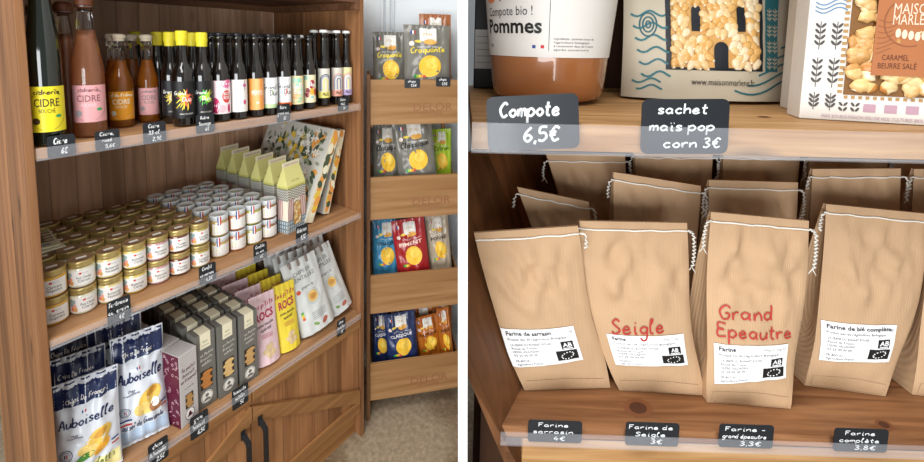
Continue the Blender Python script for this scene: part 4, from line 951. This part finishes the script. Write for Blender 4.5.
rbag(401, 434, 222, 0.032, B[2], KRD, 'PIMENT', 'F0D8C8', 'red crisps bag in the middle of the third highest crate', roll=-7, sd=28)
rbag(432, 460, 217, 0.074, B[2], KTN, 'POIVRE', '201C1A', 'tan crisps bag at the right of the third highest crate', roll=-5, sd=29)
rbag(380, 420, 221, 0.131, B[2], KBL, 'VINAIGRE', '14202A', 'blue crisps bag peeking out behind the red one', sd=30)
rbag(370, 391, 316, 0.074, B[3], KNV, 'CLASSIQUE', 'E8E8EE', 'navy crisps bag at the left of the lowest crate', sd=31)
rbag(390, 421, 316, 0.032, B[3], KNV, 'CLASSIQUE', 'E8E8EE', 'navy crisps bag in the middle of the lowest crate', roll=-5, sd=32)
rbag(421, 446, 318, 0.074, B[3], KOR, 'PAPRIKA', '2A1A10', 'orange crisps bag right of the middle navy one in the lowest crate', roll=-8, sd=33)
rbag(444, 460, 310, 0.032, B[3], KOR, 'PAPRIKA', '2A1A10', 'orange crisps bag at the right end of the lowest crate', roll=-6, sd=34)
rbag(378, 408, 308, 0.131, B[3], KNV, 'CLASSIQUE', 'E8E8EE', 'navy crisps bag behind the two front ones in the lowest crate', sd=35)
rbag(410, 436, 306, 0.131, B[3], KOR, 'PAPRIKA', '2A1A10', 'orange crisps bag standing behind in the lowest crate', sd=36)
rbag(436, 459, 304, 0.131, B[3], KOR, 'PAPRIKA', '2A1A10', 'orange crisps bag behind at the right in the lowest crate', sd=37)

# ================================================================== RIGHT BAY: the flour cabinet
R1, R1B, R2, R2B = 1.49468, 1.46639, 1.16199, 1.14918
RXE, RDP = .76, .36
def pix(P):                                                           # where a point of the room shows
    c = VM @ (np.array(P, float)-CAM); return PX+F*c[0]/c[2], PY+F*c[1]/c[2]
def prism(m, P, z0, z1, mt):
    n = len(P); m.add([(x, y, z0) for x, y in P]+[(x, y, z1) for x, y in P], [tuple(range(n-1, -1, -1)), tuple(range(n, 2*n))]+[(i, (i+1) % n, n+(i+1) % n, n+i) for i in range(n)], mt)
RSHELF = wood('flour_shelf_wood', 'D9AC78', 'A87844', 'x', 0.12, 'y', seam=0.1, gs=2.2)
RSHELF2 = wood('flour_shelf_redder', 'B27E54', '744829', 'x', 0.2, 'y', seam=0.0, gs=2.4)
RSIDE = wood('flour_side_wood', '8A5A36', '5E3A20', 'z', 0.09, 'y', seam=0.15)
RBACK = wood('flour_back_wood', '5E3A24', '3E2516', 'z', 0.08, 'x', seam=0.3)
fcab = thing('flour_cabinet', 'wooden cabinet with two shelves holding paper flour bags and a jar of compote', 'cabinet', (.28, .18, 0), Fm=FR)
ofs = Matrix.Translation((-.28, -.18, 0))
def part(m, name, parent, label=None):
    m.v = [tuple(ofs @ Vector(p)) for p in m.v]; return m.build(name, parent, label)
J1, J2, P2 = at_z(500, 429, R2, FR), at_z(522, 387, R2, FR), at_y(468, 376, -.012, FR)
nrm = np.cross(J2-J1, P2-J1)
def on_side(u, v):
    c, d = _loc(FR, u, v); return c+d*(((J1-c) @ nrm)/(d @ nrm))
def side_x(y, z): return J1[0]-(nrm[1]*(y-J1[1])+nrm[2]*(z-J1[2]))/nrm[0]
inner = [on_side(548, 520), on_side(468.3, 376.5), on_side(468.3, 175), on_side(468.3, 152)]
zt = inner[3][2]; inner += [np.array([side_x(RDP, zt), RDP, zt]), np.array([side_x(RDP, 1.03), RDP, 1.03])]
th = [.022, .0006, .0006, .0006, .004, .012]
m = MB(); n = len(inner)
m.add([tuple(p) for p in inner]+[(p[0]-t, p[1], p[2]) for p, t in zip(inner, th)], [tuple(range(n-1, -1, -1)), tuple(range(n, 2*n))]+[(i, (i+1) % n, n+(i+1) % n, n+i) for i in range(n)], RSIDE)
part(m, 'side_panel', fcab, 'splayed side panel')
part(MB().box(RXE, RXE+.02, 0, RDP, 0, 1.86, RSIDE), 'side_panel', fcab)
part(MB().box(-.030, RXE, RDP, RDP+.012, 0, 1.86, RBACK), 'back_panel', fcab)
part(MB().box(-.050, RXE, .01, RDP, 1.83, 1.86, RBACK), 'top_board', fcab)
for z0, z1, P, mt in ((R1B, R1, [(-.0505, .004), (RXE, .004), (RXE, RDP), (-.0545, RDP)], RSHELF), (R2B, R2, [(J1[0]+.001, .004), (RXE, .004), (RXE, RDP), (side_x(RDP, R2), RDP)], RSHELF2)):
    m = MB(); prism(m, P, z0, z1, mt)
    for u, v, rx in (((638, 408, .017), (884, 425, .0095)) if z1 == R2 else ((764, 117, .008),)):       # knots in the board
        c_ = at_z(u, v, z1, FR); f_ = flat((c_[0], c_[1], z1), (1, .25, 0), (-.25, 1, 0), (0, 0, 1))
        m.ell(f_, 0, 0, rx, rx*.75, mat('7A4A2C', .5), .0002); m.ell(f_, 0, 0, rx*.6, rx*.45, mat('4E2A18', .5), .0004)
    s = part(m, 'shelf', fcab)
    part(MB().box(P[0][0]-.0005, RXE, -.0052, -.0042, z0-.001, z1+.0006, RAIL).box(P[0][0]-.0005, RXE, -.0052, .004, z0-.0020, z0-.001, RAIL), 'price_rail', s, 'clear plastic price rail')
part(MB().box(.012, RXE, .004, .022, 1.0, R2B-.002, RSHELF, .001), 'front_board', fcab)
part(MB().box(-.028, .030, .12, .135, 0, 1.20, RBACK), 'lower_board', fcab)
part(MB().box(.06, RXE, .03, RDP, 0, .995, RSIDE), 'lower_cupboard', fcab)

TG = 'black handwritten price tags on the upper flour-cabinet shelf'
tag(['Compote', '6,5\u20ac'], 489, 581, 95, 150, 'black price tag reading Compote below the apple compote jar', TG, FR, -.0030, roll=radians(-4))
tag(['sachet', 'ma\u00efs pop', 'corn 3\u20ac'], 642, 729.5, 99, 154, 'black price tag reading maïs pop corn below the corn pouch', TG, FR, -.0030, roll=radians(-1.5))
TG = 'black handwritten price tags on the lower flour-cabinet shelf'
tag(['Farine', 'sarrasin', '4\u20ac'], 528, 582, 421, 442.5, 'black price tag reading Farine sarrasin, leftmost on the lower shelf', TG, FR, -.0030)
tag(['Farine de', 'Seigle', '3\u20ac'], 625.5, 679, 423, 446, 'black price tag reading Farine de Seigle on the lower shelf', TG, FR, -.0030)
tag(['Farine -', 'grand \u00e9peautre', '3,3\u20ac'], 719, 773.5, 425, 448, 'black price tag reading Farine grand épeautre on the lower shelf', TG, FR, -.0030)
tag(['Farine', 'compl\u00e8te', '3,8\u20ac'], 834, 888, 429, 452, 'black price tag reading Farine complète, rightmost on the lower shelf', TG, FR, -.0030)

# ------------------------------------------------------------------ paper flour bags
KR = kraft('BF9D7A'); STRING = mat('ECE8DF', .7); PAPER = mat('EFEFEF', .6); BLK2 = mat('141414', .5); REDPEN = mat('B0352A', .6)
def flour_bag(bl, br, tl, tr, dy, label, lab=None, hands=(), tails=(1, 1), yb=None, dp=.058, seed=0, group='paper flour bags', mid=(0, 0), bx=0.0):
    """pixels of the four front corners; dy: how far the sewn top stands behind the foot"""
    if yb is None: A, B = at_z(bl[0], bl[1], R2, FR), at_z(br[0], br[1], R2, FR)
    else: A, B = np.array([bl, yb, R2]), np.array([br, yb, R2])
    yt = (A[1]+B[1])/2+dy; T0, T1 = at_y(tl[0], tl[1], yt, FR), at_y(tr[0], tr[1], yt, FR)
    c = (A+B+np.array([0, dp, 0])*2)/2*np.array([1, 1, 1]); c[1] = (A[1]+B[1])/2+dp/2; c[2] = R2+.0008
    A, B, T0, T1 = (Vector(q-c) for q in (A, B, T0, T1))
    A.z = B.z = 0
    r = thing('flour_bag', label, 'flour bag', tuple(c), 0, group, FR)
    km = (.0011*mid[0], .0011*mid[1])
    def mids(u, v): return (km[0]*(1-u)+km[1]*u)*sin(pi*min(max(v, 0), 1))
    def edge(v): return .0035*sin(6.0*v+seed)*min(1, 4*v)*(1-v)
    def front(u, v, off=0.0):
        p = A.lerp(B, u).lerp(T0.lerp(T1, u), v)
        b = (sin(pi*min(max(v, 0), 1)**.85) if 0 < v < 1 else 0)
        e = min(1, max(0, 5*u), max(0, 5*(1-u)))
        hi = min(1, max(.12, (v-.40)*4)); cr = (noise.noise(Vector((u*3.0+seed*5, v*4.2, 1)))*.006+abs(noise.noise(Vector((u*4.2-v*4+seed, v*4.6+u*3, 4))))*.014-abs(noise.noise(Vector((u*4+v*5+seed*2, v*3-u*3, 9))))*.012)*hi
        p.y -= .010*b*sin(pi*min(max(u, 0), 1))**.5+cr*e*min(1, 8*v)*min(1, 6*(1-v))+off
        p.x += edge(v)*(1 if u > .5 else -1)*abs(2*u-1)+edge(v*.9+.1)*.4+mids(u, v)
        return p
    def back(u, v):
        p = A.lerp(B, u).lerp(T0.lerp(T1, u), v); p.y += dp*(1-v)**.9+.0035; p.x += bx*(1-u)*(1-v)+ edge(v)*(1 if u > .5 else -1)*abs(2*u-1)+edge(v*.9+.1)*.4+mids(u, v)
        return p
    m = MB(); nu, nv = 24, 36
    m.grid(lambda u, v: front(u, v), nu, nv, KR); m.grid(back, nu, nv, KR, True, True)
    for u in (0, 1):
        def side(a, v, u=u):
            p = front(u, v).lerp(back(u, v), a); p.x += (1 if u == 0 else -1)*.016*v*(1-v)*2.2*(1-abs(2*a-1)); return p
        m.grid(side, 4, nv, KR, True, u == 0)
    m.grid(lambda u, a: front(u, 0).lerp(back(u, 0), a), nu, 1, KR, False); m.grid(lambda u, a: front(u, 1).lerp(back(u, 1), a), nu, 1, KR, False)
    m.build('bag_body', r)
    # the glued foot fold
    q = MB(); q.grid(lambda u, v: front(.06+.88*u, .012+.055*v+.016*sin(pi*u)*v, .0007), 16, 2, KR); q.build('foot_fold', r)
    # sewn top with its loose chain-stitch tails
    q = MB(); q.tube([front(k/40, .955+.004*sin(k*.5+seed)*.5, .0012+.0004*(k % 2)) for k in range(41)], .00105, STRING, 6)
    rr = random.Random(seed)
    for sd, ln in ((0, tails[0]), (1, tails[1])):
        if not ln: continue
        p0 = front(sd, .955, .001); P = []; L = .012+.020*ln; n = int(ln*16)+8
        for k in range(n+1):
            t = k/n; P.append(p0+Vector(((1 if sd else -1)*(.004+.004*sin(2.2*t))*min(1, 4*t)+.0016*sin(k*2.1), -.002*min(1, 4*t)+.0016*cos(k*2.1), .004*sin(pi*min(1, t*2.4))*(.8)-L*t**1.3)))
        q.tube(P, .0012, STRING, 5)
        if ln > .6: q.tube([P[-1], P[-1]+Vector((.005, 0, -.008))], .0006, STRING, 4); q.tube([P[-1], P[-1]+Vector((-.004, 0, -.006))], .0006, STRING, 4)
    q.build('stitching', r, 'white chain-stitched string')
    Mw = np.array(r.matrix_world)
    def uv(u_, v_):                                                   # bag coordinates of a place on the front
        a, b = .5, .5
        def e(a, b): x, y = pix((Mw @ np.append(np.array(front(a, b)), 1))[:3]); return np.array([x-u_, y-v_])
        for _ in range(14):
            f0 = e(a, b); J = np.array([(e(a+.01, b)-f0)/.01, (e(a, b+.01)-f0)/.01]).T; d = np.linalg.solve(J, -f0); a += max(-.3, min(.3, d[0])); b += max(-.3, min(.3, d[1]))
        return np.array([a, b])
    def patch(tlp, trp, brp, blp):
        q4 = [uv(*p) for p in (blp, brp, trp, tlp)]
        wd = (front(*q4[0])-front(*q4[1])).length; ht = (front(*q4[0])-front(*q4[3])).length
        def P(s, t, off=0.0):
            a, b = s/wd, t/ht; x = (q4[0]*(1-a)+q4[1]*a)*(1-b)+(q4[3]*(1-a)+q4[2]*a)*b; return front(x[0], x[1], off+.0006)
        return P, wd, ht
    if lab:
        P, w_, h_ = patch(*lab[0]); q = MB(); q.rect(P, 0, w_, 0, h_, PAPER, .0006, 14, 8, True); D = .0011
        q.text(P, lab[1], w_*.06, h_*.84, h_*.145, mat('2A2A33', .6), D, 'l', .02); q.text(P, lab[2], w_*.96, h_*.85, h_*.09, GREYINK, D, 'r')
        q.text(P, "Produit issu de l'Agriculture Biologique", w_*.06, h_*.71, h_*.09, mat('5A5A62', .6), D, 'l', width=w_*.80)
        for i, (t, ww) in enumerate((('LA FERME DU BONNET ROUGE', .55), ('Route de Troyes', .34), ('10290 VILLADIN', .36), ('03 25 00 00 00', .33))): q.text(P, t, w_*.08, h_*(.57-.095*i), h_*.08, mat('5E5E66', .6), D, 'l', width=w_*ww)
        q.text(P, 'FR-BIO-01', w_*.08, h_*.14, h_*.08, mat('5E5E66', .6), D, 'l'); q.text(P, 'Agriculture France', w_*.08, h_*.05, h_*.08, mat('5E5E66', .6), D, 'l')
        q.rect(P, w_*.76, w_*.93, h_*.40, h_*.62, BLK2, D, 3, 3); q.text(P, 'AB', w_*.845, h_*.47, h_*.17, PAPER, D+.0004, bold=.02); q.rect(P, w_*.78, w_*.91, h_*.42, h_*.445, PAPER, D+.0004, 3)
        q.rect(P, w_*.66, w_*.955, h_*.09, h_*.36, BLK2, D, 5, 3)
        for k in range(12):                                           # leaf of dots
            a = 2*pi*k/12; q.ell(P, w_*(.81+.085*cos(a)), h_*(.225+.085*sin(a)+.03*cos(a)), h_*.018, h_*.018, PAPER, D+.0004, 6, 0, 1)
        q.build('label', r, 'white printed label')
    if hands:
        q = MB()
        for s, box in hands:
            P, w_, h_ = patch(*box); q.hand(P, s, w_/2, h_*.22, h_*.33, REDPEN, h_*.075, width=w_*.96, off=.0010, shear=.05)
        q.build('handwriting', r, 'red pen handwriting')
    return r
FG = 'paper flour bags in the front row'
flour_bag((524, 391), (610, 388.5), (474, 233), (578, 226), .010, 'leftmost front paper flour bag, label reading Farine de sarrasin', (((500, 327), (573, 325), (583, 359), (513, 365.5)), 'Farine de sarrasin', '1kg'), tails=(0, .3), seed=1, group=FG, mid=(-5, -3), dp=.042, bx=.045)
flour_bag((619, 391), (704, 396), (579.5, 221), (687, 223), .022, 'front paper flour bag with Seigle written in red', (((606, 333), (683, 333), (687.5, 364), (615.5, 364)), 'Farine', '500g \u25a1 1kg \u25a1'),
          (('Seigle', ((609, 315), (663, 315), (665, 336), (611, 338))),), tails=(.3, 1.6), seed=2, group=FG, mid=(-12, -4))
flour_bag((707, 403), (791, 409.5), (711, 212), (809, 221), .024, 'front paper flour bag with Grand Epeautre written in red', (((713, 342), (787.5, 343), (785, 377), (714, 383)), 'Farine', '500g \u25a1 1kg \u25a1'),
          (('Grand', ((716, 299), (772, 302), (772, 323), (717, 322))), ('Epeautre', ((714, 317), (792, 322), (791, 341), (715, 339)))), tails=(1.0, 1.7), seed=3, group=FG, mid=(-3, 3))
flour_bag((805, 386), (886, 397), (826, 204), (928, 214), .022, 'front paper flour bag with a label reading Farine de blé complète', (((820, 319), (896, 324.5), (888, 361), (818, 359)), 'Farine de bl\u00e9 compl\u00e8te', '1kg'), tails=(.5, .8), seed=4, group=FG, mid=(5, 10))
flour_bag((912, 395), (992, 406), (938, 205), (1045, 214), .022, 'rightmost front paper flour bag, cut by the picture edge', tails=(0, 0), seed=5, group=FG)
FG = 'paper flour bags in the second row'
def rear(lb, tl, tr, y, dx0, dx1, seed, group, tails=(.5, .9)):
    yt = y+.02; T0, T1 = at_y(tl[0], tl[1], yt, FR), at_y(tr[0], tr[1], yt, FR)
    flour_bag(T0[0]+dx0, T1[0]+dx1, tl, tr, .02, lb, yb=y, dp=.05, seed=seed, group=group, tails=tails)
rear('second-row paper flour bag, leaning, behind the leftmost front bag', (517, 187), (589, 202), .126, .082, .024, 6, FG, (.3, .9))
rear('second-row paper flour bag behind the one marked Seigle', (613.6, 172), (701, 186), .132, .004, -.006, 7, FG, (.6, .8))
rear('second-row paper flour bag behind the one marked Grand Epeautre', (709, 180), (798, 182.5), .132, .002, -.003, 8, FG, (.9, 1.2))
rear('second-row paper flour bag behind the blé complète one', (812.5, 169), (901, 168.5), .136, -.002, -.004, 9, FG, (.2, .9))
rear('second-row paper flour bag at the right picture edge', (914, 169), (1000, 170), .136, -.002, -.004, 10, FG, (.2, .2))
FG = 'paper flour bags in the back row'
rear('back-row paper flour bag, leftmost, under the compote tag', (546, 154), (625, 155), .212, .085, .020, 11, FG, (.7, .8))
rear('back-row paper flour bag between the two upper price tags', (634, 150), (713, 151), .212, .024, .0, 12, FG, (.3, .8))
rear('back-row paper flour bag right of the pop corn tag', (723, 151), (800, 152), .212, .004, -.004, 13, FG, (.3, .8))
rear('back-row paper flour bag below the popcorn box', (809, 152), (888, 153), .212, .0, -.004, 14, FG, (.3, .8))
rear('back-row paper flour bag rightmost, below the popcorn box edge', (895, 153), (975, 154), .212, -.002, -.004, 15, FG, (.3, .3))

# ------------------------------------------------------------------ upper shelf: compote jars, corn pouch, popcorn boxes
def compote(label, cx, cy, facing, main=True):
    r = thing('compote_jar', label, 'jar', (cx, cy, R1+.0006), facing, None, FR); rb, rt_ = .0775, .0900; H = .20
    CMP = mat('9C6238' if main else '1E1A18', .22, coat=.9, vary=.10, vscale=22)
    rad = lambda z: rb+(rt_-rb)*min(1, max(0, z/.13))
    m = MB().lathe([(rb*.70, .0), (rb*.86, .003), (rb*.96, .008), (rb*1.0, .016)]+[(rad(.13*k/6), .012+.13*k/6) for k in range(1, 7)]+[(rt_*.98, .155), (rt_*.8, .175), (rt_*.62, .183), (rt_*.62, .19)], CMP, 40); m.build('glass', r)
    MB().lathe([(rt_*.66, .183), (rt_*.68, .186), (rt_*.68, .204), (rt_*.64, .208)], mat('C9A24A', .3, metal=.8), 36).build('lid', r)
    f0 = cyl(1, 0)
    f = lambda s, t, off=0.0: Vector(((rad(t-.012)+off+.0007)*sin(s/.08), -(rad(t-.012)+off+.0007)*cos(s/.08), t))
    q = MB(); LB = mat('DAD6D0', .5); z0 = .062; q.grid(lambda a, b: f(-.115+.23*a, z0+.088*b), 40, 6, LB)
    if main:
        q.rect(f, -.115, -.108, z0, z0+.088, mat('D8A8A8', .5), .0004, 2, 4); q.rect(f, .0040, .0046, z0+.008, z0+.088, INK, .0004, 1, 6)
        q.text(f, 'Compote bio !', -.050, z0+.052, .0165, INK, .0005, width=.070); q.text(f, 'Pommes', -.046, z0+.030, .026, BLK2, .0005, bold=.025, width=.084); q.text(f, 'Jovinienne', -.030, z0+.073, .013, INK, .0005, width=.06); q.ell(f, -.078, z0+.076, .011, .007, mat('D9825A', .5), .0005)
        q.rect(f, -.0150, -.0110, z0+.011, z0+.015, BLUE, .0005); q.rect(f, -.0050, -.0010, z0+.011, z0+.015, RED, .0005); q.text(f, '600g', -.082, z0+.012, .005, INK, .0005, align='c')
        for i, t in enumerate(('Ingr\u00e9dients : pommes issues de', "l'agriculture biologique", '\u00e0 consommer dans les 5 jours', 'apr\u00e8s ouverture')): q.text(f, t, .010, z0+.022-.0045*i, .0036, INK, .0005, align='l', width=.05-.006*(i % 2))
    else:
        for i in range(5): q.rect(f, -.10, .09, z0+.01+.012*i, z0+.0112+.012*i, GREYINK, .0005, 12)
    q.build('label', r, 'white printed paper label')
p = at_y(546, 100, .19, FR)
compote('large jar of apple compote with a white label on the upper right shelf', p[0], .19, radians(-13))
# a flat-faced dark pack stands left behind the jar
p = at_y(478, 60, .27, FR)
o = thing('dark_pack', 'dark pack with a white ruled label, left behind the compote jar', 'pack', (p[0]+.020, .318, R1+.0006), 0, None, FR)
MB().box(-.026, .050, -.012, .012, 0, .19, BLK2, .002).build('pack_body', o)
q = MB(); f = flat((0, -.012, 0), (1, 0, 0), (0, 0, 1), (0, -1, 0)); q.rect(f, -.025, .049, .034, .10, mat('C9C6C2', .5), .0006)
for i in range(5): q.rect(f, -.022, .046, .044+.011*i, .0452+.011*i, GREYINK, .001)
q.build('label', o)

# corn pouch
PB = mat('C3B8A2', .38, coat=.2, vary=.08, vscale=14); TEAL = mat('2E6E76', .45); TEALD = mat('245A62', .45); CORN = granular('corn_kernels', 'D9A55A', 'E9C98E', 'F1E0C0', 78)
K = .575/F
def cornprint(q, P, w, h):
    X = lambda u: (u-699)*K
    Y = lambda v: (99-v)*K
    FRM = mat('20242A', .45)
    fill(q, P, X(650), X(749), Y(68), Y(-40), FRM, .0006); fill(q, P, X(655), X(745), Y(65), Y(-40), mat('CF9E5C', .5), .0010)
    for u, v0, v1, wd in ((679, 4, 27, 9), (724.5, 4, 27, 9), (703, 45, 66, 14)):
        fill(q, P, X(u-wd/2), X(u+wd/2), Y(v1), Y(v0), FRM, .0026); q.ell(P, X(u), Y(v0), wd/2*K, wd/2*K, FRM, .0026, 10, 0, 2, 0, pi)
    fill(q, P, X(752), X(768), Y(68), Y(-40), TEAL, .0008)
    for i in range(4):
        for j in range(2):
            u, v = 757+7*j, 8+17*i; q.ribbon(P, [(X(u), Y(v+7)), (X(u), Y(v-7))], .0010, PB, .0013)
            for k in range(3):
                for sg in (-1, 1): q.ell(P, X(u+sg*1.6), Y(v+4-4*k), .0026, .0012, PB, .0013, 6, sg*.8, 1)
    for i in range(4): q.ribbon(P, [(X(619+2.6*k+4*i), Y(80+7*i+2.5*sin(k*.7+i))) for k in range(11-i) if 80+7*i < 96], .0026, TEAL, .0009) if 80+7*i < 92 else None
    for i in range(6):                                                # water-like bands
        q.ribbon(P, [(X(617+3*k+2*i), Y(8+13*i+3*sin(k*.8))) for k in range(12-i//2)], .0030, TEAL, .0009)
        q.ribbon(P, [(X(786-k*7), Y(40+9*i+8*(1-cos(k*.42)))) for k in range(3+2*i) if 40+9*i+8*(1-cos(k*.42)) < 97 and (786-k*7 > 755 or 40+9*i+8*(1-cos(k*.42)) > 72)], .0026, TEAL, .0009) if i < 5 else None
    for r_ in (.012, .008, .004): q.ring(P, X(633), Y(20), r_, r_*1.5, .0022, TEALD, .0012)
    q.text(P, 'www.maisonmarlene.fr', X(706), Y(83), .0125, INK, .0022, width=(738-674)*K)
CPS = bag_surface(.236, .250, .090, True, .045, .0016, 41, -.07)(-1)
cp = soft_bag('corn_pouch', .236, .250, .090, PB, cornprint, stand_up=True, amp=.0016, seed=41, taper=-.07)
p = at_y(707, 100, .20, FR)
place(cp, (p[0], .215, R1+.003), radians(-3), FR, radians(-3), 0, 'pouch of popping corn with teal bands and a kernel window', 'pouch')

kq = MB(); rr = random.Random(4)
KM = [mat('E0AE66', .3, coat=.3), mat('E8C48A', .3, coat=.3), mat('EFD9B2', .3, coat=.3)]; KT = mat('EFE0C4', .4)
for j in range(14):
    for i in range(12):
        u, v = 658.5+7.4*i+(3.7 if j % 2 else 0)+rr.uniform(-1.4, 1.4), 62-6.6*j+rr.uniform(-1.3, 1.3)
        if u > 743 or any(abs(u-c) < hw+3.2 and a-5 < v < b+3 for c, hw, a, b in ((679, 4.5, 2, 27), (724.5, 4.5, 2, 27), (703, 7, 40, 66))): continue
        s0 = CPS(((u-699)*K)/.236+.5, ((99-v)*K)/.250, .0022); a = rr.uniform(-.9, .9)
        for rx, rz, dz_, dy_, mt in ((.0073, .0084, 0, 0, KM[rr.randrange(3)]), (.0022, .0020, -.0064, -.0002, KT)):
            bm = bmesh.new(); bmesh.ops.create_uvsphere(bm, u_segments=10, v_segments=7, radius=1)
            for q_ in bm.verts:
                t = .78+.22*q_.co.z if dz_ == 0 else 1
                x, z = q_.co.x*rx*t, q_.co.z*rz+dz_
                q_.co = Vector((s0.x+x*cos(a)-z*sin(a), s0.y+dy_+q_.co.y*.0030, s0.z+x*sin(a)+z*cos(a)))
            bm.verts.index_update(); kq.add([q_.co for q_ in bm.verts], [[q_.index for q_ in f_.verts] for f_ in bm.faces], mt, True); bm.free()
ko = kq.build('corn_kernels', cp, 'yellow corn kernels seen through the window'); ko['kind'] = 'stuff'

def popbox(label, x0, y0, rot, front=True):
    r = thing('popcorn_box', label, 'popcorn box', (x0, y0, R1+.0006), rot, None, FR); WB = mat('D8D3CC', .5); w_, h_, d_ = .19, .26, .032
    MB().box(0, w_, 0, d_, 0, h_, WB, .0012).build('box_body', r)
    f = flat((0, 0, 0), (1, 0, 0), (0, 0, 1), (0, -1, 0)); k = .475/F
    X = lambda u: (u-813)*k
    Y = lambda v: (121-v)*k
    DK = mat('4A4644', .5); CAR = mat('A9693F', .5); MAU = mat('B08E9C', .5); WAV = mat('5E84A8', .5)
    q = MB()
    for u in (824, 838):                                              # ears of wheat
        for v0, v1 in ((22, 50), (58, 88), (93, 111)):
            q.ribbon(f, [(X(u), Y(v1)), (X(u), Y(v0))], .0008, DK, .0005)
            n_ = 4 if v0 < 90 else 3
            for j in range(n_):
                for sg in (-1, 1): q.ell(f, X(u+sg*2.5), Y(v0+4+(v1-v0-5)*j/n_), .0034, .0014, DK, .0006, 8, sg*.9, 1)
    for u in (849, 859):
        for j in range(2):
            for sg in (-1, 1): q.ell(f, X(u+sg*2), Y(104+5*j), .0028, .0013, DK, .0006, 8, sg*.9, 1)
    for i in range(3): q.rect(f, X(866+17*i), X(876+17*i), Y(111), Y(103), MAU, .0005)
    q.rect(f, X(919), X(929), Y(112), Y(101), mat('3FA35C', .5), .0005); q.text(f, 'AB', X(924), Y(109), .007, WHITE, .0008)
    q.rect(f, X(919), X(935), Y(98), Y(78), MAU, .0005)
    q.text(f, 'MA\u00cfS BOURGUIGNON ISSU DE NOS CULTURES BIOLOGIQUES', X(832), Y(118.5), .0052, MAU, .0005, align='l', width=(930-832)*k)
    for i in range(3): q.ribbon(f, [(X(818+3*j), Y(3+4*i+3*sin(j*.7))) for j in range(10)], .0014, WAV, .0005)
    for v in range(-30, 96, 6):                                       # checked border
        q.rect(f, X(843), X(847), Y(v+3), Y(v), mat('A98452', .5), .0006)
    for u in range(849, 935, 6): q.rect(f, X(u), X(u+3), Y(98.5), Y(95.5), mat('A98452', .5), .0006)
    q.build('printing', r, 'printed front with ears of wheat')
    q = MB(); POP = granular('popcorn_caramel', 'B87632', 'E3C283', 'F3E6C6', 60)
    rr = random.Random(8)
    q.rect(f, X(848), X(935), Y(94.5), Y(-60), mat('7A5226', .5), .0007)
    for i in range(150):
        a, b = X(852+rr.random()*80), Y(90-rr.random()*140); s_ = .0065+.004*rr.random()
        bm = bmesh.new(); bmesh.ops.create_icosphere(bm, subdivisions=2, radius=s_)
        sd = rr.random()*50
        for v in bm.verts: v.co *= 1+.45*noise.noise(Vector((v.co/s_*1.6))+Vector((sd, 0, 0)))
        for v in bm.verts: v.co.y *= .35
        bm.verts.index_update(); q.add([(v.co.x+a, v.co.y-.0022, v.co.z+b) for v in bm.verts], [[v.index for v in f_.verts] for f_ in bm.faces], POP, True); bm.free()
    w2 = q.build('window', r, 'window full of caramel popcorn'); w2['kind'] = 'stuff'
    q = MB(); fo = flat((0, -.006, 0), (1, 0, 0), (0, 0, 1), (0, -1, 0)); q.box(X(866.5), X(914), -.0062, -.0054, Y(74), Y(-40), CAR, .0002)
    q.text(fo, 'MAISON', X(895), Y(15), .016, mat('E7CBB4', .5), .0005, width=32*k); q.text(fo, 'MARLENE', X(896), Y(25), .016, mat('E7CBB4', .5), .0005, width=34*k)
    for i in range(6): q.ell(fo, X(884+5*i), Y(36-abs(i-3)), 2.2*k, 4.5*k, mat('E7CBB4', .5), .0005, 9)
    q.ring(fo, X(893), Y(22), 21*k, 24*k, .0012, mat('8A5230', .5), .0005, a0=pi*.75, a1=pi*1.6)
    for i in range(7): q.ribbon(fo, [(X(868+j*3), Y(20+5*i+3*sin(j*.6+i*.3))) for j in range(5+i % 2)], .0008, mat('8A5230', .5), .0004)
    q.text(fo, 'CARAMEL', X(884), Y(59), .0085, mat('5A2E1C', .5), .0005, width=21*k); q.text(fo, 'BEURRE SAL\u00c9', X(886), Y(67), .0085, mat('5A2E1C', .5), .0005, width=30*k); q.build('brand_label', r, 'caramel coloured label')
    return r
p = at_z(813, 122, R1, FR)
popbox('caramel popcorn box with a window, at the right picture edge', p[0], p[1]+.020, radians(-15))
p = at_y(795, 60, .13, FR)
popbox('second popcorn box standing behind the caramel popcorn box', p[0], .13, radians(-15))
